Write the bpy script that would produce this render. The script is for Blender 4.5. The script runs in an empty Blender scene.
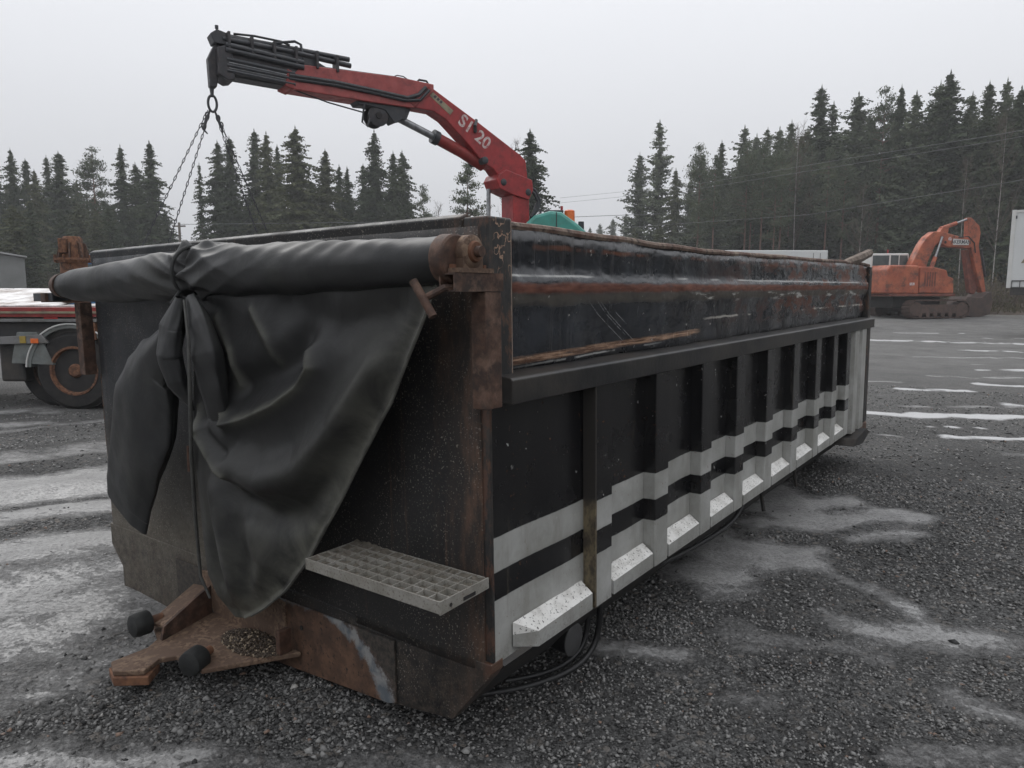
import bpy, bmesh, math, random
import numpy as np
from mathutils import Vector, Matrix, noise as mnoise
R = math.radians
scene = bpy.context.scene
col = scene.collection
rng = random.Random(7)

# ------------------------------------------------------------------ camera
CAM_H = 1.5
cd = bpy.data.cameras.new('camera'); cam = bpy.data.objects.new('camera', cd); col.objects.link(cam)
cam.location = (0, 0, CAM_H); cam.rotation_euler = (math.pi/2 - 0.1258, 0, 0)
cd.sensor_width = 36; cd.lens = 726/1024*36; cd.clip_start = 0.05; cd.clip_end = 2000
scene.camera = cam
# ------------------------------------------------------------------ sky, sun, exposure
SUN_EL, SUN_ROT = R(42), R(150)
world = bpy.data.worlds.new('World'); scene.world = world; world.use_nodes = True
wt = world.node_tree; wt.nodes.clear()
sky = wt.nodes.new('ShaderNodeTexSky'); sky.sky_type = 'NISHITA'; sky.sun_disc = False
sky.sun_elevation = SUN_EL; sky.sun_rotation = SUN_ROT; sky.dust_density = 3; sky.air_density = 1.5
hsv = wt.nodes.new('ShaderNodeHueSaturation'); hsv.inputs['Saturation'].default_value = 0.0
mixw = wt.nodes.new('ShaderNodeMix'); mixw.data_type = 'RGBA'; mixw.inputs[0].default_value = 0.94
# cloud layer: an overcast sky is three times as bright overhead as at the horizon
bgn = wt.nodes.new('ShaderNodeBackground'); bgn.inputs[1].default_value = 0.1
wo = wt.nodes.new('ShaderNodeOutputWorld')
tcw = wt.nodes.new('ShaderNodeTexCoord'); nzw = wt.nodes.new('ShaderNodeTexNoise'); nzw.inputs['Scale'].default_value = 1.6; nzw.inputs['Detail'].default_value = 4
mpw = wt.nodes.new('ShaderNodeMapping'); mpw.inputs['Scale'].default_value = (1, 1, 2.5)
mrw = wt.nodes.new('ShaderNodeMapRange'); mrw.inputs[3].default_value = 0.95; mrw.inputs[4].default_value = 1.05
mulw = wt.nodes.new('ShaderNodeMix'); mulw.data_type = 'RGBA'; mulw.blend_type = 'MULTIPLY'; mulw.inputs[0].default_value = 1
wl = wt.links
wl.new(sky.outputs[0], hsv.inputs['Color']); wl.new(hsv.outputs[0], mixw.inputs[6])
sepw = wt.nodes.new('ShaderNodeSeparateXYZ'); wl.new(tcw.outputs['Generated'], sepw.inputs[0])
grw = wt.nodes.new('ShaderNodeMapRange'); wl.new(sepw.outputs[2], grw.inputs[0]); grw.inputs[3].default_value = 1/3; grw.inputs[4].default_value = 1
clw = wt.nodes.new('ShaderNodeMix'); clw.data_type = 'RGBA'; clw.blend_type = 'MULTIPLY'; clw.inputs[0].default_value = 1
clw.inputs[6].default_value = (15.6, 15.9, 16.7, 1); wl.new(grw.outputs[0], clw.inputs[7]); wl.new(clw.outputs[2], mixw.inputs[7])
wl.new(tcw.outputs['Generated'], mpw.inputs[0]); wl.new(mpw.outputs[0], nzw.inputs[0]); wl.new(nzw.outputs[0], mrw.inputs[0])
wl.new(mixw.outputs[2], mulw.inputs[6]); wl.new(mrw.outputs[0], mulw.inputs[7]); wl.new(mulw.outputs[2], bgn.inputs[0])
wl.new(bgn.outputs[0], wo.inputs[0])
sd = bpy.data.lights.new('sun', 'SUN'); sd.energy = 1.0; sd.angle = R(35); sd.color = (1, .97, .93)
sun = bpy.data.objects.new('sun', sd); col.objects.link(sun)
sun.rotation_euler = (math.pi/2 - SUN_EL, 0, math.pi - SUN_ROT + math.pi)
scene.view_settings.view_transform = 'Standard'; scene.view_settings.look = 'None'
scene.view_settings.exposure = 0.08; scene.view_settings.gamma = 1
scene.cycles.max_bounces = 6; scene.cycles.diffuse_bounces = 3; scene.cycles.transparent_max_bounces = 6

# ------------------------------------------------------------------ materials
class NT:
    def __init__(s, name, rough=.6, metal=0, spec=.5):
        s.m = bpy.data.materials.new(name); s.m.use_nodes = True; s.t = s.m.node_tree
        s.b = s.t.nodes['Principled BSDF']; s.b.inputs['Roughness'].default_value = rough
        s.b.inputs['Metallic'].default_value = metal; s.b.inputs['Specular IOR Level'].default_value = spec
        s.tc = s.t.nodes.new('ShaderNodeTexCoord')
    def L(s, a, b): s.t.links.new(a, b)
    def put(s, v, sock):
        if hasattr(v, 'links') or isinstance(v, bpy.types.NodeSocket): s.L(v, sock)
        else:
            if isinstance(v, (tuple, list)) and len(v) == 3 and sock.type == 'RGBA': v = (*v, 1)
            sock.default_value = v
    def vec(s, scale=(1, 1, 1), loc=(0, 0, 0)):
        n = s.t.nodes.new('ShaderNodeMapping'); n.inputs['Scale'].default_value = scale; n.inputs['Location'].default_value = loc
        s.L(s.tc.outputs['Object'], n.inputs[0]); return n.outputs[0]
    def noise(s, scale=5, detail=5, rough=.6, st=(1, 1, 1), loc=(0, 0, 0), dist=0):
        n = s.t.nodes.new('ShaderNodeTexNoise'); n.inputs['Scale'].default_value = scale; n.inputs['Detail'].default_value = detail
        n.inputs['Roughness'].default_value = rough; n.inputs['Distortion'].default_value = dist
        s.L(s.vec(st, loc), n.inputs[0]); return n.outputs[0]
    def vor(s, scale=5, feat='F1', out=0, st=(1, 1, 1)):
        n = s.t.nodes.new('ShaderNodeTexVoronoi'); n.feature = feat; n.inputs['Scale'].default_value = scale
        s.L(s.vec(st), n.inputs[0]); return n.outputs[out]
    def xyz(s):
        n = s.t.nodes.new('ShaderNodeSeparateXYZ'); s.L(s.tc.outputs['Object'], n.inputs[0]); return n.outputs
    def rmp(s, v, lo, hi, a=0, b=1):
        n = s.t.nodes.new('ShaderNodeMapRange'); s.put(v, n.inputs[0])
        for i, q in enumerate((lo, hi, a, b)): n.inputs[1+i].default_value = q
        return n.outputs[0]
    def mth(s, op, a, b=0):
        n = s.t.nodes.new('ShaderNodeMath'); n.operation = op; s.put(a, n.inputs[0]); s.put(b, n.inputs[1]); return n.outputs[0]
    def mul(s, *a):
        r = a[0]
        for q in a[1:]: r = s.mth('MULTIPLY', r, q)
        return r
    def band(s, v, a, b, w=.01):       # 1 inside [a,b]
        return s.mul(s.rmp(v, a-w, a+w), s.rmp(v, b-w, b+w, 1, 0))
    def mix(s, f, a, b, bt='MIX'):
        n = s.t.nodes.new('ShaderNodeMix'); n.data_type = 'RGBA'; n.blend_type = bt
        s.put(f, n.inputs[0]); s.put(a, n.inputs[6]); s.put(b, n.inputs[7]); return n.outputs[2]
    def attr(s, name):
        n = s.t.nodes.new('ShaderNodeAttribute'); n.attribute_name = name; return n.outputs
    def color(s, v): s.put(v, s.b.inputs['Base Color']); return s
    def rough(s, v): s.put(v, s.b.inputs['Roughness']); return s
    def bump(s, h, strength=.3, dist=.01, prev=None):
        n = s.t.nodes.new('ShaderNodeBump'); n.inputs['Strength'].default_value = strength; n.inputs['Distance'].default_value = dist
        s.put(h, n.inputs['Height'])
        if prev is not None: s.L(prev, n.inputs['Normal'])
        s.L(n.outputs[0], s.b.inputs['Normal']); return n.outputs[0]

RUST = (.115, .05, .028); RUST_L = (.26, .14, .08); RUST_D = (.045, .024, .017)
def simple(name, c, c2=None, rough=.6, metal=0, sc=8, lo=.4, hi=.65, bs=.15, bd=.01, dirt=0):
    n = NT(name, rough, metal)
    v = n.mix(n.rmp(n.noise(sc), lo, hi), c, c2 or tuple(x*.7 for x in c))
    if dirt: v = n.mix(n.mul(n.rmp(n.noise(sc*.6, loc=(3, 1, 2)), .45, .7), dirt), v, (.09, .075, .06))
    n.color(v); n.bump(n.noise(sc*6), bs, bd); return n.m
M = {}
M['rust'] = (lambda n: (n.color(n.mix(n.rmp(n.noise(25, 6), .4, .65), n.mix(n.rmp(n.noise(6), .4, .6), RUST_D, RUST), (.2, .095, .05))), n.bump(n.noise(90, 4), .35, .004), n.m)[2])(NT('rusty_steel', .85))
M['rust_pale'] = (lambda n: (n.color(n.mix(n.rmp(n.noise(18, 6), .42, .62), (.10, .062, .042), n.mix(n.rmp(n.noise(60, 3), .45, .6), (.20, .135, .09), (.075, .042, .028)))), n.bump(n.noise(90, 4), .35, .004), n.m)[2])(NT('dusty_rusty_steel', .85))
M['rust_brown'] = (lambda n: (n.color(n.mix(n.rmp(n.noise(5, 7, .8), .42, .62), n.mix(n.rmp(n.noise(30, 6), .42, .7), (.05, .024, .015), (.11, .055, .035)), n.mix(n.rmp(n.noise(22, 5), .45, .6), (.028, .018, .014), (.14, .085, .06)))), n.bump(n.noise(70, 4), .3, .004), n.m)[2])(NT('brown_primer_rust', .75))
M['rubber'] = simple('black_rubber', (.009, .010, .010), (.022, .023, .022), .75, sc=14)
M['hose'] = simple('hose_rubber', (.01, .01, .011), (.02, .02, .02), .5, sc=10)
M['dark'] = simple('dark_underside_steel', (.012, .012, .013), (.03, .025, .02), .8, sc=9)

# silver and black striped lower side
def side_mat(name, recess):
    n = NT(name, .38, 0, .5); x, y, z = n.xyz()
    zz = n.mth('ADD', z, n.mul(n.mth('SUBTRACT', n.noise(30, 2), .5), .004))
    black = n.mix(n.rmp(n.noise(7, 6), .45, .75), (.006, .006, .007), (.014, .0135, .0135))
    dust = n.mul(n.rmp(n.noise(3.5, 8, .7, (1, 1, .45)),   .45, .8), .16)
    black = n.mix(dust, black, (.06, .058, .055))
    silv = n.mix(n.rmp(n.noise(5, 7, .65), .38, .66), (.27, .27, .25), (.40, .40, .385))
    silv = n.mix(n.mul(n.rmp(n.noise(9, 6, .7, (1, 1, .2)), .52, .75), .6), silv, (.17, .16, .135))
    isblack = n.mth('MAXIMUM', n.rmp(zz, .427, .430), n.band(zz, .228, .318, .0015))
    rear = n.rmp(x, 4.62, 4.64)
    isblack = n.mul(isblack, n.mth('SUBTRACT', 1, rear))
    c = n.mix(isblack, silv, black)
    spots = n.mul(n.rmp(n.noise(75, 3, .5), .66, .70), n.rmp(n.noise(4, 3), .48, .6))
    c = n.mix(n.mul(spots, .8), c, (.11, .055, .03))
    # rubbed rust near the front edge
    edge = n.mul(n.rmp(n.mth('ADD', x, n.mul(n.noise(14, 6, .8), .05)), .024, .034, 1, 0), .9)
    c = n.mix(edge, c, n.mix(n.rmp(n.noise(30, 4), .45, .55), (.035, .022, .017), (.12, .06, .035)))
    low = n.mul(n.rmp(n.mth('ADD', z, n.mul(n.noise(16, 5), .14)), .08, .16, 1, 0), n.rmp(n.noise(60, 4, .8), .35, .62), .6)
    c = n.mix(low, c, (.09, .085, .07))
    drip = n.mul(n.rmp(n.noise(20, 5, .7, (1, 1, .06)), .60, .70), n.rmp(n.noise(3, 3), .42, .6), .35)
    c = n.mix(drip, c, (.14, .12, .09))
    chips = n.mul(n.rmp(n.noise(40, 3, .55), .68, .70), n.rmp(n.noise(3, 2, loc=(9, 0, 0)), .5, .6))
    c = n.mix(chips, c, (.4, .4, .38))
    n.color(c); n.rough(n.mth('ADD', n.rmp(n.noise(6, 5), .3, .7, .16, .32), n.mul(n.mth('SUBTRACT', 1, isblack), .2)))
    n.bump(n.noise(4, 3), .12, .03, n.bump(n.noise(80, 3), .08, .002)); return n.m
M['side'] = side_mat('striped_side_paint', True)
# rust-stained flank corners of ribs: side paint + rust strip
def ledge_mat():
    n = NT('white_ledge_paint', .5)
    c = n.mix(n.rmp(n.noise(9, 5), .4, .65), (.70, .69, .66), (.56, .55, .52))
    c = n.mix(n.rmp(n.noise(110, 3, .6), .60, .65), c, (.05, .045, .04)); c = n.mix(n.mul(n.rmp(n.noise(14, 6, .75), .5, .68), .6), c, (.22, .20, .17))
    n.color(c); n.bump(n.noise(60), .2, .003); return n.m
M['ledge'] = ledge_mat()
def ribedge_mat():
    n = NT('rubbed_rib_edge', .7); x, y, z = n.xyz()
    c = n.mix(n.rmp(n.noise(30, 6, .7, (1, 1, .5)), .42, .6), (.045, .035, .025), (.15, .12, .07))
    k = n.rmp(z, .42, .44)
    c = n.mix(k, c, (.022, .019, .016)); n.color(c); return n.m
M['ribedge'] = ribedge_mat()
# upper side panel: black with scraped rust bands
def upper_mat():
    n = NT('scraped_upper_panel_paint', .3, 0, .5); x, y, z = n.xyz()
    wob = n.mul(n.mth('SUBTRACT', n.noise(5, 6, .7, (1, 1, 2)), .5), .035)
    zz = n.mth('ADD', z, wob)
    c = n.mix(n.rmp(n.noise(4, 6, .6, (1, 1, .6)), .4, .7), (.008, .009, .012), (.034, .038, .045))
    streak = n.mul(n.rmp(n.noise(6, 6, .75, (4, 1, .12)), .52, .70), n.rmp(n.noise(1.6, 3), .35, .6), .55)
    c = n.mix(streak, c, (.085, .08, .075))
    # top dusty/worn
    c = n.mix(n.mul(n.rmp(z, 1.28, 1.40), .5, n.rmp(n.noise(7, 5), .25, .6)), c, (.05, .045, .04))
    # broken thin rust line high up
    thin = n.mul(n.band(zz, 1.315, 1.325, .006), n.rmp(n.noise(3.2, 5, .6), .44, .54))
    c = n.mix(thin, c, (.16, .07, .045))
    rust = n.mul(n.band(zz, 1.172, 1.206, .005), n.rmp(n.noise(8, 7, .7, (.6, 1, 3)), .30, .46))
    rc = n.mix(n.rmp(n.noise(12, 5, .6, (1, 1, 6)), .4, .62), (.085, .026, .016), (.17, .065, .040))
    c = n.mix(rust, c, rc)
    rearrust = n.mul(n.rmp(x, 1.5, 3.2), n.rmp(n.noise(4, 7, .78, (.8, 1, 1.7)), .49, .58), n.rmp(z, .97, 1.05))
    c = n.mix(rearrust, c, (.13, .055, .035))
    pale = n.mul(n.band(zz, 1.135, 1.172, .008), n.rmp(n.noise(6, 7, .7, (.6, 1, 2)), .3, .5), .85)
    c = n.mix(pale, c, (.10, .088, .072))
    wl_ = n.mul(n.band(n.mth('ADD', z, n.mul(wob, .35)), 1.226, 1.233, .0015), n.rmp(n.noise(1.3, 4, .6), .40, .46))
    c = n.mix(n.mul(wl_, .8), c, (.42, .42, .40))  # highlight along the pressed step, put into the colour as a pale line
    w2 = n.mul(n.band(zz, 1.128, 1.162, .008), n.rmp(n.noise(3.4, 5, .7, (.6, 1, 3), (5, 0, 0)), .52, .56), n.rmp(x, 1.0, 1.6))
    c = n.mix(w2, c, (.5, .49, .46))
    w3 = n.mul(n.band(zz, 1.04, 1.05, .003), n.rmp(n.noise(2.2, 5, .7, (.7, 1, 1), (11, 0, 0)), .53, .56), n.rmp(x, 1.4, 2.0))
    c = n.mix(w3, c, (.42, .40, .36))
    # long bare scrape just above the rail
    sl = n.mth('SUBTRACT', z, n.mth('ADD', .945, n.mul(x, .018)))
    scr = n.mul(n.band(n.mth('ADD', sl, n.mul(wob, .3)), .0, .024, .004), n.band(x, .13, 1.62, .05), n.rmp(n.noise(5, 6, .8, (1, 1, 12)), .33, .45))
    c = n.mix(scr, c, n.mix(n.rmp(n.noise(14, 5, .7, (.5, 1, 12)), .42, .6), (.10, .05, .03), (.42, .27, .18)))
    scr2 = n.mul(n.band(n.mth('ADD', sl, n.mul(wob, .3)), -.012, -.006, .002), n.band(x, .3, 1.1, .2), n.rmp(n.noise(9, 4), .45, .5))
    c = n.mix(scr2, c, (.5, .5, .48))
    for o_, a0, a1 in ((0, .62, .92), (.055, .66, .90), (.075, .70, .98), (.13, .74, .90)):
        dl = n.mth('ADD', n.mth('ADD', z, n.mul(x, .55)), -1.475-o_*.6+.0)
        c = n.mix(n.mul(n.band(dl, -.0012, .0012, .0012), n.band(x, a0, a1, .02), n.rmp(n.noise(30, 3), .38, .5), .7), c, (.38, .38, .38))
    chips = n.mul(n.rmp(n.noise(32, 3, .6), .68, .71), n.rmp(n.noise(2.5, 2, loc=(4, 0, 0)), .45, .6))
    c = n.mix(chips, c, (.45, .43, .4))
    n.color(c)
    rw = n.mth('MAXIMUM', n.mth('MAXIMUM', rust, rearrust), n.mth('MAXIMUM', pale, streak))
    n.rough(n.mth('ADD', n.rmp(n.noise(3, 5), .3, .7, .14, .34), n.mul(rw, .45)))
    n.bump(n.noise(2.6, 4, .55, (1, 1, 1.6)), .5, .06, n.bump(n.noise(60, 4), .12, .002)); return n.m
M['upper'] = upper_mat()
def rim_mat():
    n = NT('rusty_rim_steel', .8)
    c = n.mix(n.rmp(n.noise(6, 6, .7), .42, .62), (.10, .05, .035), (.24, .19, .15))
    c = n.mix(n.rmp(n.noise(30, 4), .5, .65), c, (.045, .03, .025)); n.color(c); n.bump(n.noise(50, 4), .4, .006); return n.m
M['rim'] = rim_mat()
def post_mat():
    n = NT('chipped_post_paint', .55); x, y, z = n.xyz()
    c = n.mix(n.rmp(n.noise(9, 6, .7, (1, 1, .5)), .45, .7), (.016, .016, .016), (.06, .052, .045))
    worm = n.mul(n.rmp(n.mth('ABSOLUTE', n.mth('SUBTRACT', n.noise(16, 3, .5, (1, 1, 1)), .5)), .008, .016, 1, 0), n.mul(n.rmp(z, 1.22, 1.27), n.rmp(n.noise(9, 3, .5, loc=(2, 5, 1)), .36, .44), n.rmp(x, .02, .04)))
    c = n.mix(worm, c, (.34, .22, .15))
    c = n.mix(n.mul(n.rmp(n.noise(13, 6, .75, (1, 1, .4)), .55, .62), .9), c, (.11, .055, .032))
    edge = n.mul(n.rmp(n.mth('ADD', x, n.mul(n.noise(20, 5, .8), .04)), .03, .045, 1, 0), n.rmp(n.noise(11, 6, .8, (1, 1, .5), (3, 3, 0)), .5, .58), .8); c = n.mix(edge, c, (.10, .05, .032))
    edg2 = n.mul(n.band(n.mth('ADD', x, n.mul(n.noise(30, 4, .8), .012)), .118, .124, .002), .8); c = n.mix(edg2, c, (.30, .22, .17))
    n.color(c); n.bump(n.noise(40, 4), .3, .004); return n.m
M['post'] = post_mat()
def front_mat():
    n = NT('dusty_front_panel_paint', .55); x, y, z = n.xyz()
    c = n.mix(n.rmp(n.noise(3, 6, .7), .35, .7), (.006, .006, .007), (.020, .019, .018))
    # cleaner bluish black on the left, sheltered by the roll
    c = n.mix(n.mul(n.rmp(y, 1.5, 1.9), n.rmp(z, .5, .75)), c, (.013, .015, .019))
    # dusty olive brown low on the left and right
    lowd = n.mul(n.rmp(n.mth('ADD', z, n.mul(n.noise(2.5, 4), .3)), .25, .7, 1, 0), n.rmp(y, 1.15, 1.7))
    c = n.mix(n.mul(lowd, .85), c, n.mix(n.rmp(n.noise(45, 5, .8), .38, .62), (.075, .062, .045), (.13, .115, .09)))
    rr = n.mul(n.rmp(n.mth('ADD', y, n.mul(n.noise(9, 6, .8, (1, 1, .25)), .5)), .25, .48, 1, 0), .8)
    c = n.mix(rr, c, n.mix(n.rmp(n.noise(20, 6, .7, (1, 1, .3)), .45, .62), (.035, .026, .021), (.13, .072, .045)))
    e = n.mul(n.rmp(n.mth('ADD', y, n.mul(n.noise(16, 6, .8), .05)), .045, .055, 1, 0), n.rmp(z, .9, .8))
    c = n.mix(n.mul(e, .8), c, (.10, .05, .032))
    ver = n.mul(n.rmp(n.noise(7, 6, .75, (1, 4, .15)), .60, .7), .5)
    c = n.mix(ver, c, (.10, .055, .035))
    base = n.mul(n.rmp(n.mth('ADD', z, n.mul(n.noise(8, 5), .18)), .05, .13, 1, 0), n.rmp(n.noise(24, 5, .8), .38, .6), .85)
    c = n.mix(base, c, n.mix(n.rmp(n.noise(45, 5, .8), .4, .62), (.024, .021, .019), (.085, .066, .05)))
    sp = n.mul(n.rmp(n.noise(150, 2, .5), .63, .67), n.rmp(n.noise(5, 4), .35, .6))
    c = n.mix(n.mul(sp, .8), c, (.26, .24, .20))
    sp2 = n.mul(n.rmp(n.noise(70, 3, .6), .62, .68), n.rmp(n.noise(3, 4, loc=(1, 2, 0)), .4, .6)); c = n.mix(n.mul(sp2, .5), c, (.10, .07, .05))
    n.color(c); n.rough(n.rmp(n.noise(6), .3, .7, .4, .75)); n.bump(n.noise(70, 5), .25, .004); return n.m
M['front'] = front_mat()
def hplate_mat():
    n = NT('flaking_rusty_plate', .7); x, y, z = n.xyz()
    # rust centre bordered by a pale arc where the paint has peeled
    dx = n.mth('SUBTRACT', y, .95); dz = n.mth('SUBTRACT', z, -.30)
    d = n.mth('ADD', n.mth('SQRT', n.mth('ADD', n.mul(dx, dx), n.mul(dz, dz, 2.6))), n.mul(n.mth('SUBTRACT', n.noise(7, 7, .8), .5), .24))
    c = n.mix(n.rmp(n.noise(13, 6, .7), .42, .62), (.062, .034, .022), (.13, .07, .042))
    c = n.mix(n.rmp(n.noise(45, 3), .58, .66), c, (.03, .018, .014))
    pale = n.mix(n.rmp(n.noise(14, 5), .42, .58), (.24, .24, .235), (.10, .115, .13))
    c = n.mix(n.band(d, .47, .545, .012), c, pale)
    c = n.mix(n.rmp(d, .54, .565), c, n.mix(n.rmp(n.noise(45, 5, .8), .4, .62), (.022, .020, .018), (.075, .062, .05)))
    n.color(c); n.bump(n.noise(40, 5), .3, .004); return n.m
M['hplate'] = hplate_mat()
def cloth_mat():
    n = NT('black_vinyl_tarpaulin', .52, 0, .4)
    c = n.mix(n.rmp(n.noise(3, 5), .35, .65), (.010, .011, .012), (.018, .018, .018))
    c = n.mix(n.mul(n.rmp(n.noise(2.2, 7, .7, dist=.6), .5, .72), .5), c, (.045, .046, .038))
    c = n.mix(n.mul(n.rmp(n.noise(26, 5, .8), .55, .75), .25), c, (.06, .06, .056))
    n.color(c); n.rough(n.rmp(n.noise(5), .3, .7, .42, .62))
    cr = n.rmp(n.mth('ABSOLUTE', n.mth('SUBTRACT', n.noise(4.5, 3, .5, dist=.8), .5)), 0, .035)
    n.bump(n.noise(9, 5, .6, dist=.4), .25, .012, n.bump(n.noise(240, 2), .10, .001)); return n.m
M['cloth'] = cloth_mat()
def clothlow_mat():
    n = NT('dusty_tarpaulin_sheet', .55, 0, .35); x, y, z = n.xyz()
    c = n.mix(n.rmp(n.noise(3, 5), .35, .65), (.007, .0075, .008), (.015, .015, .015))
    # dust that gathered toward the free edge and hanging point
    dust = n.mth('ADD', n.rmp(z, .75, .15, 0, .35), n.mul(n.attr('edge')[2], 1.1))
    dust = n.mul(dust, n.rmp(n.noise(4, 7, .7, dist=.8), .32, .62))
    c = n.mix(dust, c, (.115, .114, .095))
    c = n.mix(n.mul(n.attr('ridge')[2], n.rmp(n.noise(10, 4), .3, .6), .55), c, (.11, .11, .088))  # highlights on the sharp fold ridges, painted into the colour
    n.color(c); n.rough(n.rmp(n.noise(5), .3, .7, .42, .62))
    cr = n.rmp(n.mth('ABSOLUTE', n.mth('SUBTRACT', n.noise(3.2, 3, .5, dist=1.0), .5)), 0, .03)
    n.bump(n.noise(6, 5, .6, dist=.6), .28, .02, n.bump(n.noise(240, 2), .10, .001)); return n.m
M['sheet'] = clothlow_mat()
M['hem'] = simple('dusty_hem', (.11, .11, .095), (.05, .05, .043), .7, sc=12)
def grating_mat():
    n = NT('dirty_galvanised_steel', .75)
    c = n.mix(n.rmp(n.noise(12, 6), .4, .65), (.19, .18, .155), (.27, .26, .235))
    c = n.mix(n.mul(n.rmp(n.noise(120, 3), .55, .65), .6), c, (.09, .07, .05))
    c = n.mix(n.mul(n.rmp(n.noise(6, 5), .55, .7), .7), c, (.12, .085, .055))
    n.color(c); n.bump(n.noise(100, 3), .3, .002); return n.m
M['grating'] = grating_mat()
M['gratedirt'] = simple('grit_caked_in_grating', (.10, .088, .07), (.16, .142, .115), .95, sc=60, bs=.6)

# vehicles and rest
def worn(name, c, c2, rough=.45, amt=.5, dirt=(.08, .06, .05), sc=5):
    n = NT(name, rough)
    v = n.mix(n.rmp(n.noise(sc, 5), .35, .65), c, c2)
    v = n.mix(n.mul(n.rmp(n.noise(sc*1.7, 7, .75), .48, .66), amt), v, dirt)
    n.color(v); n.rough(n.rmp(n.noise(sc*2), .3, .7, rough-.1, rough+.2)); n.bump(n.noise(sc*8), .15, .004); return n.m
M['red'] = worn('faded_red_paint', (.36, .030, .030), (.25, .022, .025), .42, .65, (.12, .02, .02))
M['red_dusty'] = worn('dull_red_paint', (.30, .035, .03), (.20, .022, .02), .5, .5, (.09, .04, .035))
M['pinkred'] = worn('pale_red_paint', (.37, .075, .068), (.28, .048, .045), .4, .6, (.13, .03, .03))
M['crane_black'] = worn('black_greasy_steel', (.020, .023, .028), (.035, .038, .044), .45, .4, (.07, .055, .05), 9)
M['crane_dark'] = worn('dark_boom_steel', (.035, .035, .04), (.02, .02, .022), .5, .4, (.08, .05, .045), 9)
M['chrome'] = simple('worn_chrome_rod', (.35, .36, .37), (.22, .22, .23), .3, .7, 12)
M['yellowgrey'] = worn('faded_sticker', (.30, .26, .17), (.2, .17, .12), .6, .5)
M['print'] = worn('white_lettering', (.66, .60, .58), (.5, .42, .40), .6, 1.0, (.33, .04, .04), 7)
M['printdark'] = simple('dark_lettering', (.03, .03, .04), (.06, .06, .07), .6, sc=30)
M['green'] = worn('green_cab_paint', (.06, .30, .25), (.05, .24, .20), .35, .3, (.1, .12, .1))
M['amber'] = simple('amber_plastic', (.75, .17, .04), (.6, .12, .03), .3, sc=20)
M['redplastic'] = simple('red_plastic', (.35, .03, .03), None, .35)
M['orange'] = worn('sun_bleached_orange_paint', (.44, .125, .058), (.29, .072, .038), .55, .9, (.085, .045, .035), 1.6)
M['orange_d'] = worn('rusty_orange_paint', (.22, .06, .035), (.12, .04, .03), .6, .6, (.07, .04, .035), 3)
M['track'] = simple('rusty_track_steel', (.10, .062, .05), (.055, .038, .032), .85, sc=5, bs=.4)
M['black'] = simple('black_iron_and_hole_shade', (.014, .013, .013), (.025, .022, .02), .7, sc=5)  # black iron; on slots, holes and grooves the colour stands in for inner shade
M['white'] = worn('grubby_white_paint', (.62, .62, .60), (.54, .54, .52), .5, .25, (.4, .38, .34), 1.5)
M['whitebox'] = worn('white_composite_panel', (.60, .61, .60), (.55, .56, .56), .45, .12, (.45, .42, .38), .7)
M['snowbed'] = (lambda n: (n.color(n.mix(n.rmp(n.noise(3, 6, .7), .42, .62), (.72, .71, .70), n.mix(n.rmp(n.noise(9), .4, .6), (.40, .36, .33), (.20, .16, .14)))), n.m)[1])(NT('snow_dusted_planks', .8))
M['glass'] = simple('dusty_cab_glass', (.10, .12, .12), (.07, .085, .09), .12, sc=3, bs=.02)
M['grey_metal'] = simple('grey_weathered_steel', (.20, .20, .20), (.12, .115, .105), .5, .3, 6)
M['truckblack'] = simple('black_chassis_paint', (.018, .019, .021), (.035, .032, .03), .5, sc=7, dirt=.5)
M['fender'] = simple('grey_green_mudguard', (.16, .175, .17), (.10, .11, .105), .5, sc=7, dirt=.5)
M['tyre'] = simple('tyre_rubber', (.009, .009, .010), (.020, .019, .018), .85, sc=9, bs=.3, dirt=.18)
M['blue'] = worn('blue_cab_paint', (.03, .14, .30), (.03, .1, .22), .4, .3)
M['shed'] = simple('grey_corrugated_wall', (.20, .205, .20), (.16, .165, .16), .7, sc=1)
M['shedroof'] = simple('pale_shed_roof', (.34, .34, .34), (.25, .25, .25), .7, sc=1)
M['wood'] = simple('weathered_pole_wood', (.16, .14, .12), (.10, .09, .08), .9, sc=5)
M['wire'] = simple('cable', (.12, .125, .13), None, .6)
M['log'] = (lambda n: (n.color(n.mix(n.rmp(n.noise(10, 5, .7, (3, 1, 1)), .4, .62), (.20, .16, .13), (.08, .06, .045))), n.m)[1])(NT('grey_split_timber', .85))
def leaf(name, a, b, sc=.6):
    n = NT(name, .8, 0, .2)
    oi = n.t.nodes.new('ShaderNodeObjectInfo')
    c = n.mix(n.rmp(n.noise(sc, 4), .35, .65), a, b)
    c = n.mix(n.mul(oi.outputs['Random'], .4), c, tuple(x*.72 for x in a))
    n.color(c); return n.m
M['spruce'] = leaf('spruce_needles', (.036, .050, .028), (.072, .088, .046))
M['spruce_olive'] = leaf('olive_spruce_needles', (.058, .068, .034), (.105, .112, .056))
M['pine'] = leaf('pine_needles', (.066, .084, .052), (.125, .145, .088))
M['bark'] = simple('grey_brown_bark', (.085, .065, .052), (.05, .042, .036), .9, sc=3)
M['barkpine'] = simple('reddish_pine_bark', (.17, .095, .07), (.10, .07, .055), .9, sc=2)
M['barkbirch'] = simple('pale_birch_bark', (.38, .36, .33), (.2, .185, .17), .8, sc=4)
M['twig'] = simple('bare_brown_twigs', (.105, .082, .062), (.065, .052, .04), .9, sc=2)
M['grass'] = simple('dead_olive_grass', (.105, .088, .050), (.060, .058, .032), .95, sc=.7)
M['soil'] = simple('brown_earth', (.060, .046, .036), (.095, .072, .056), .95, sc=.8, bs=.6, bd=.1)

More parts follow.
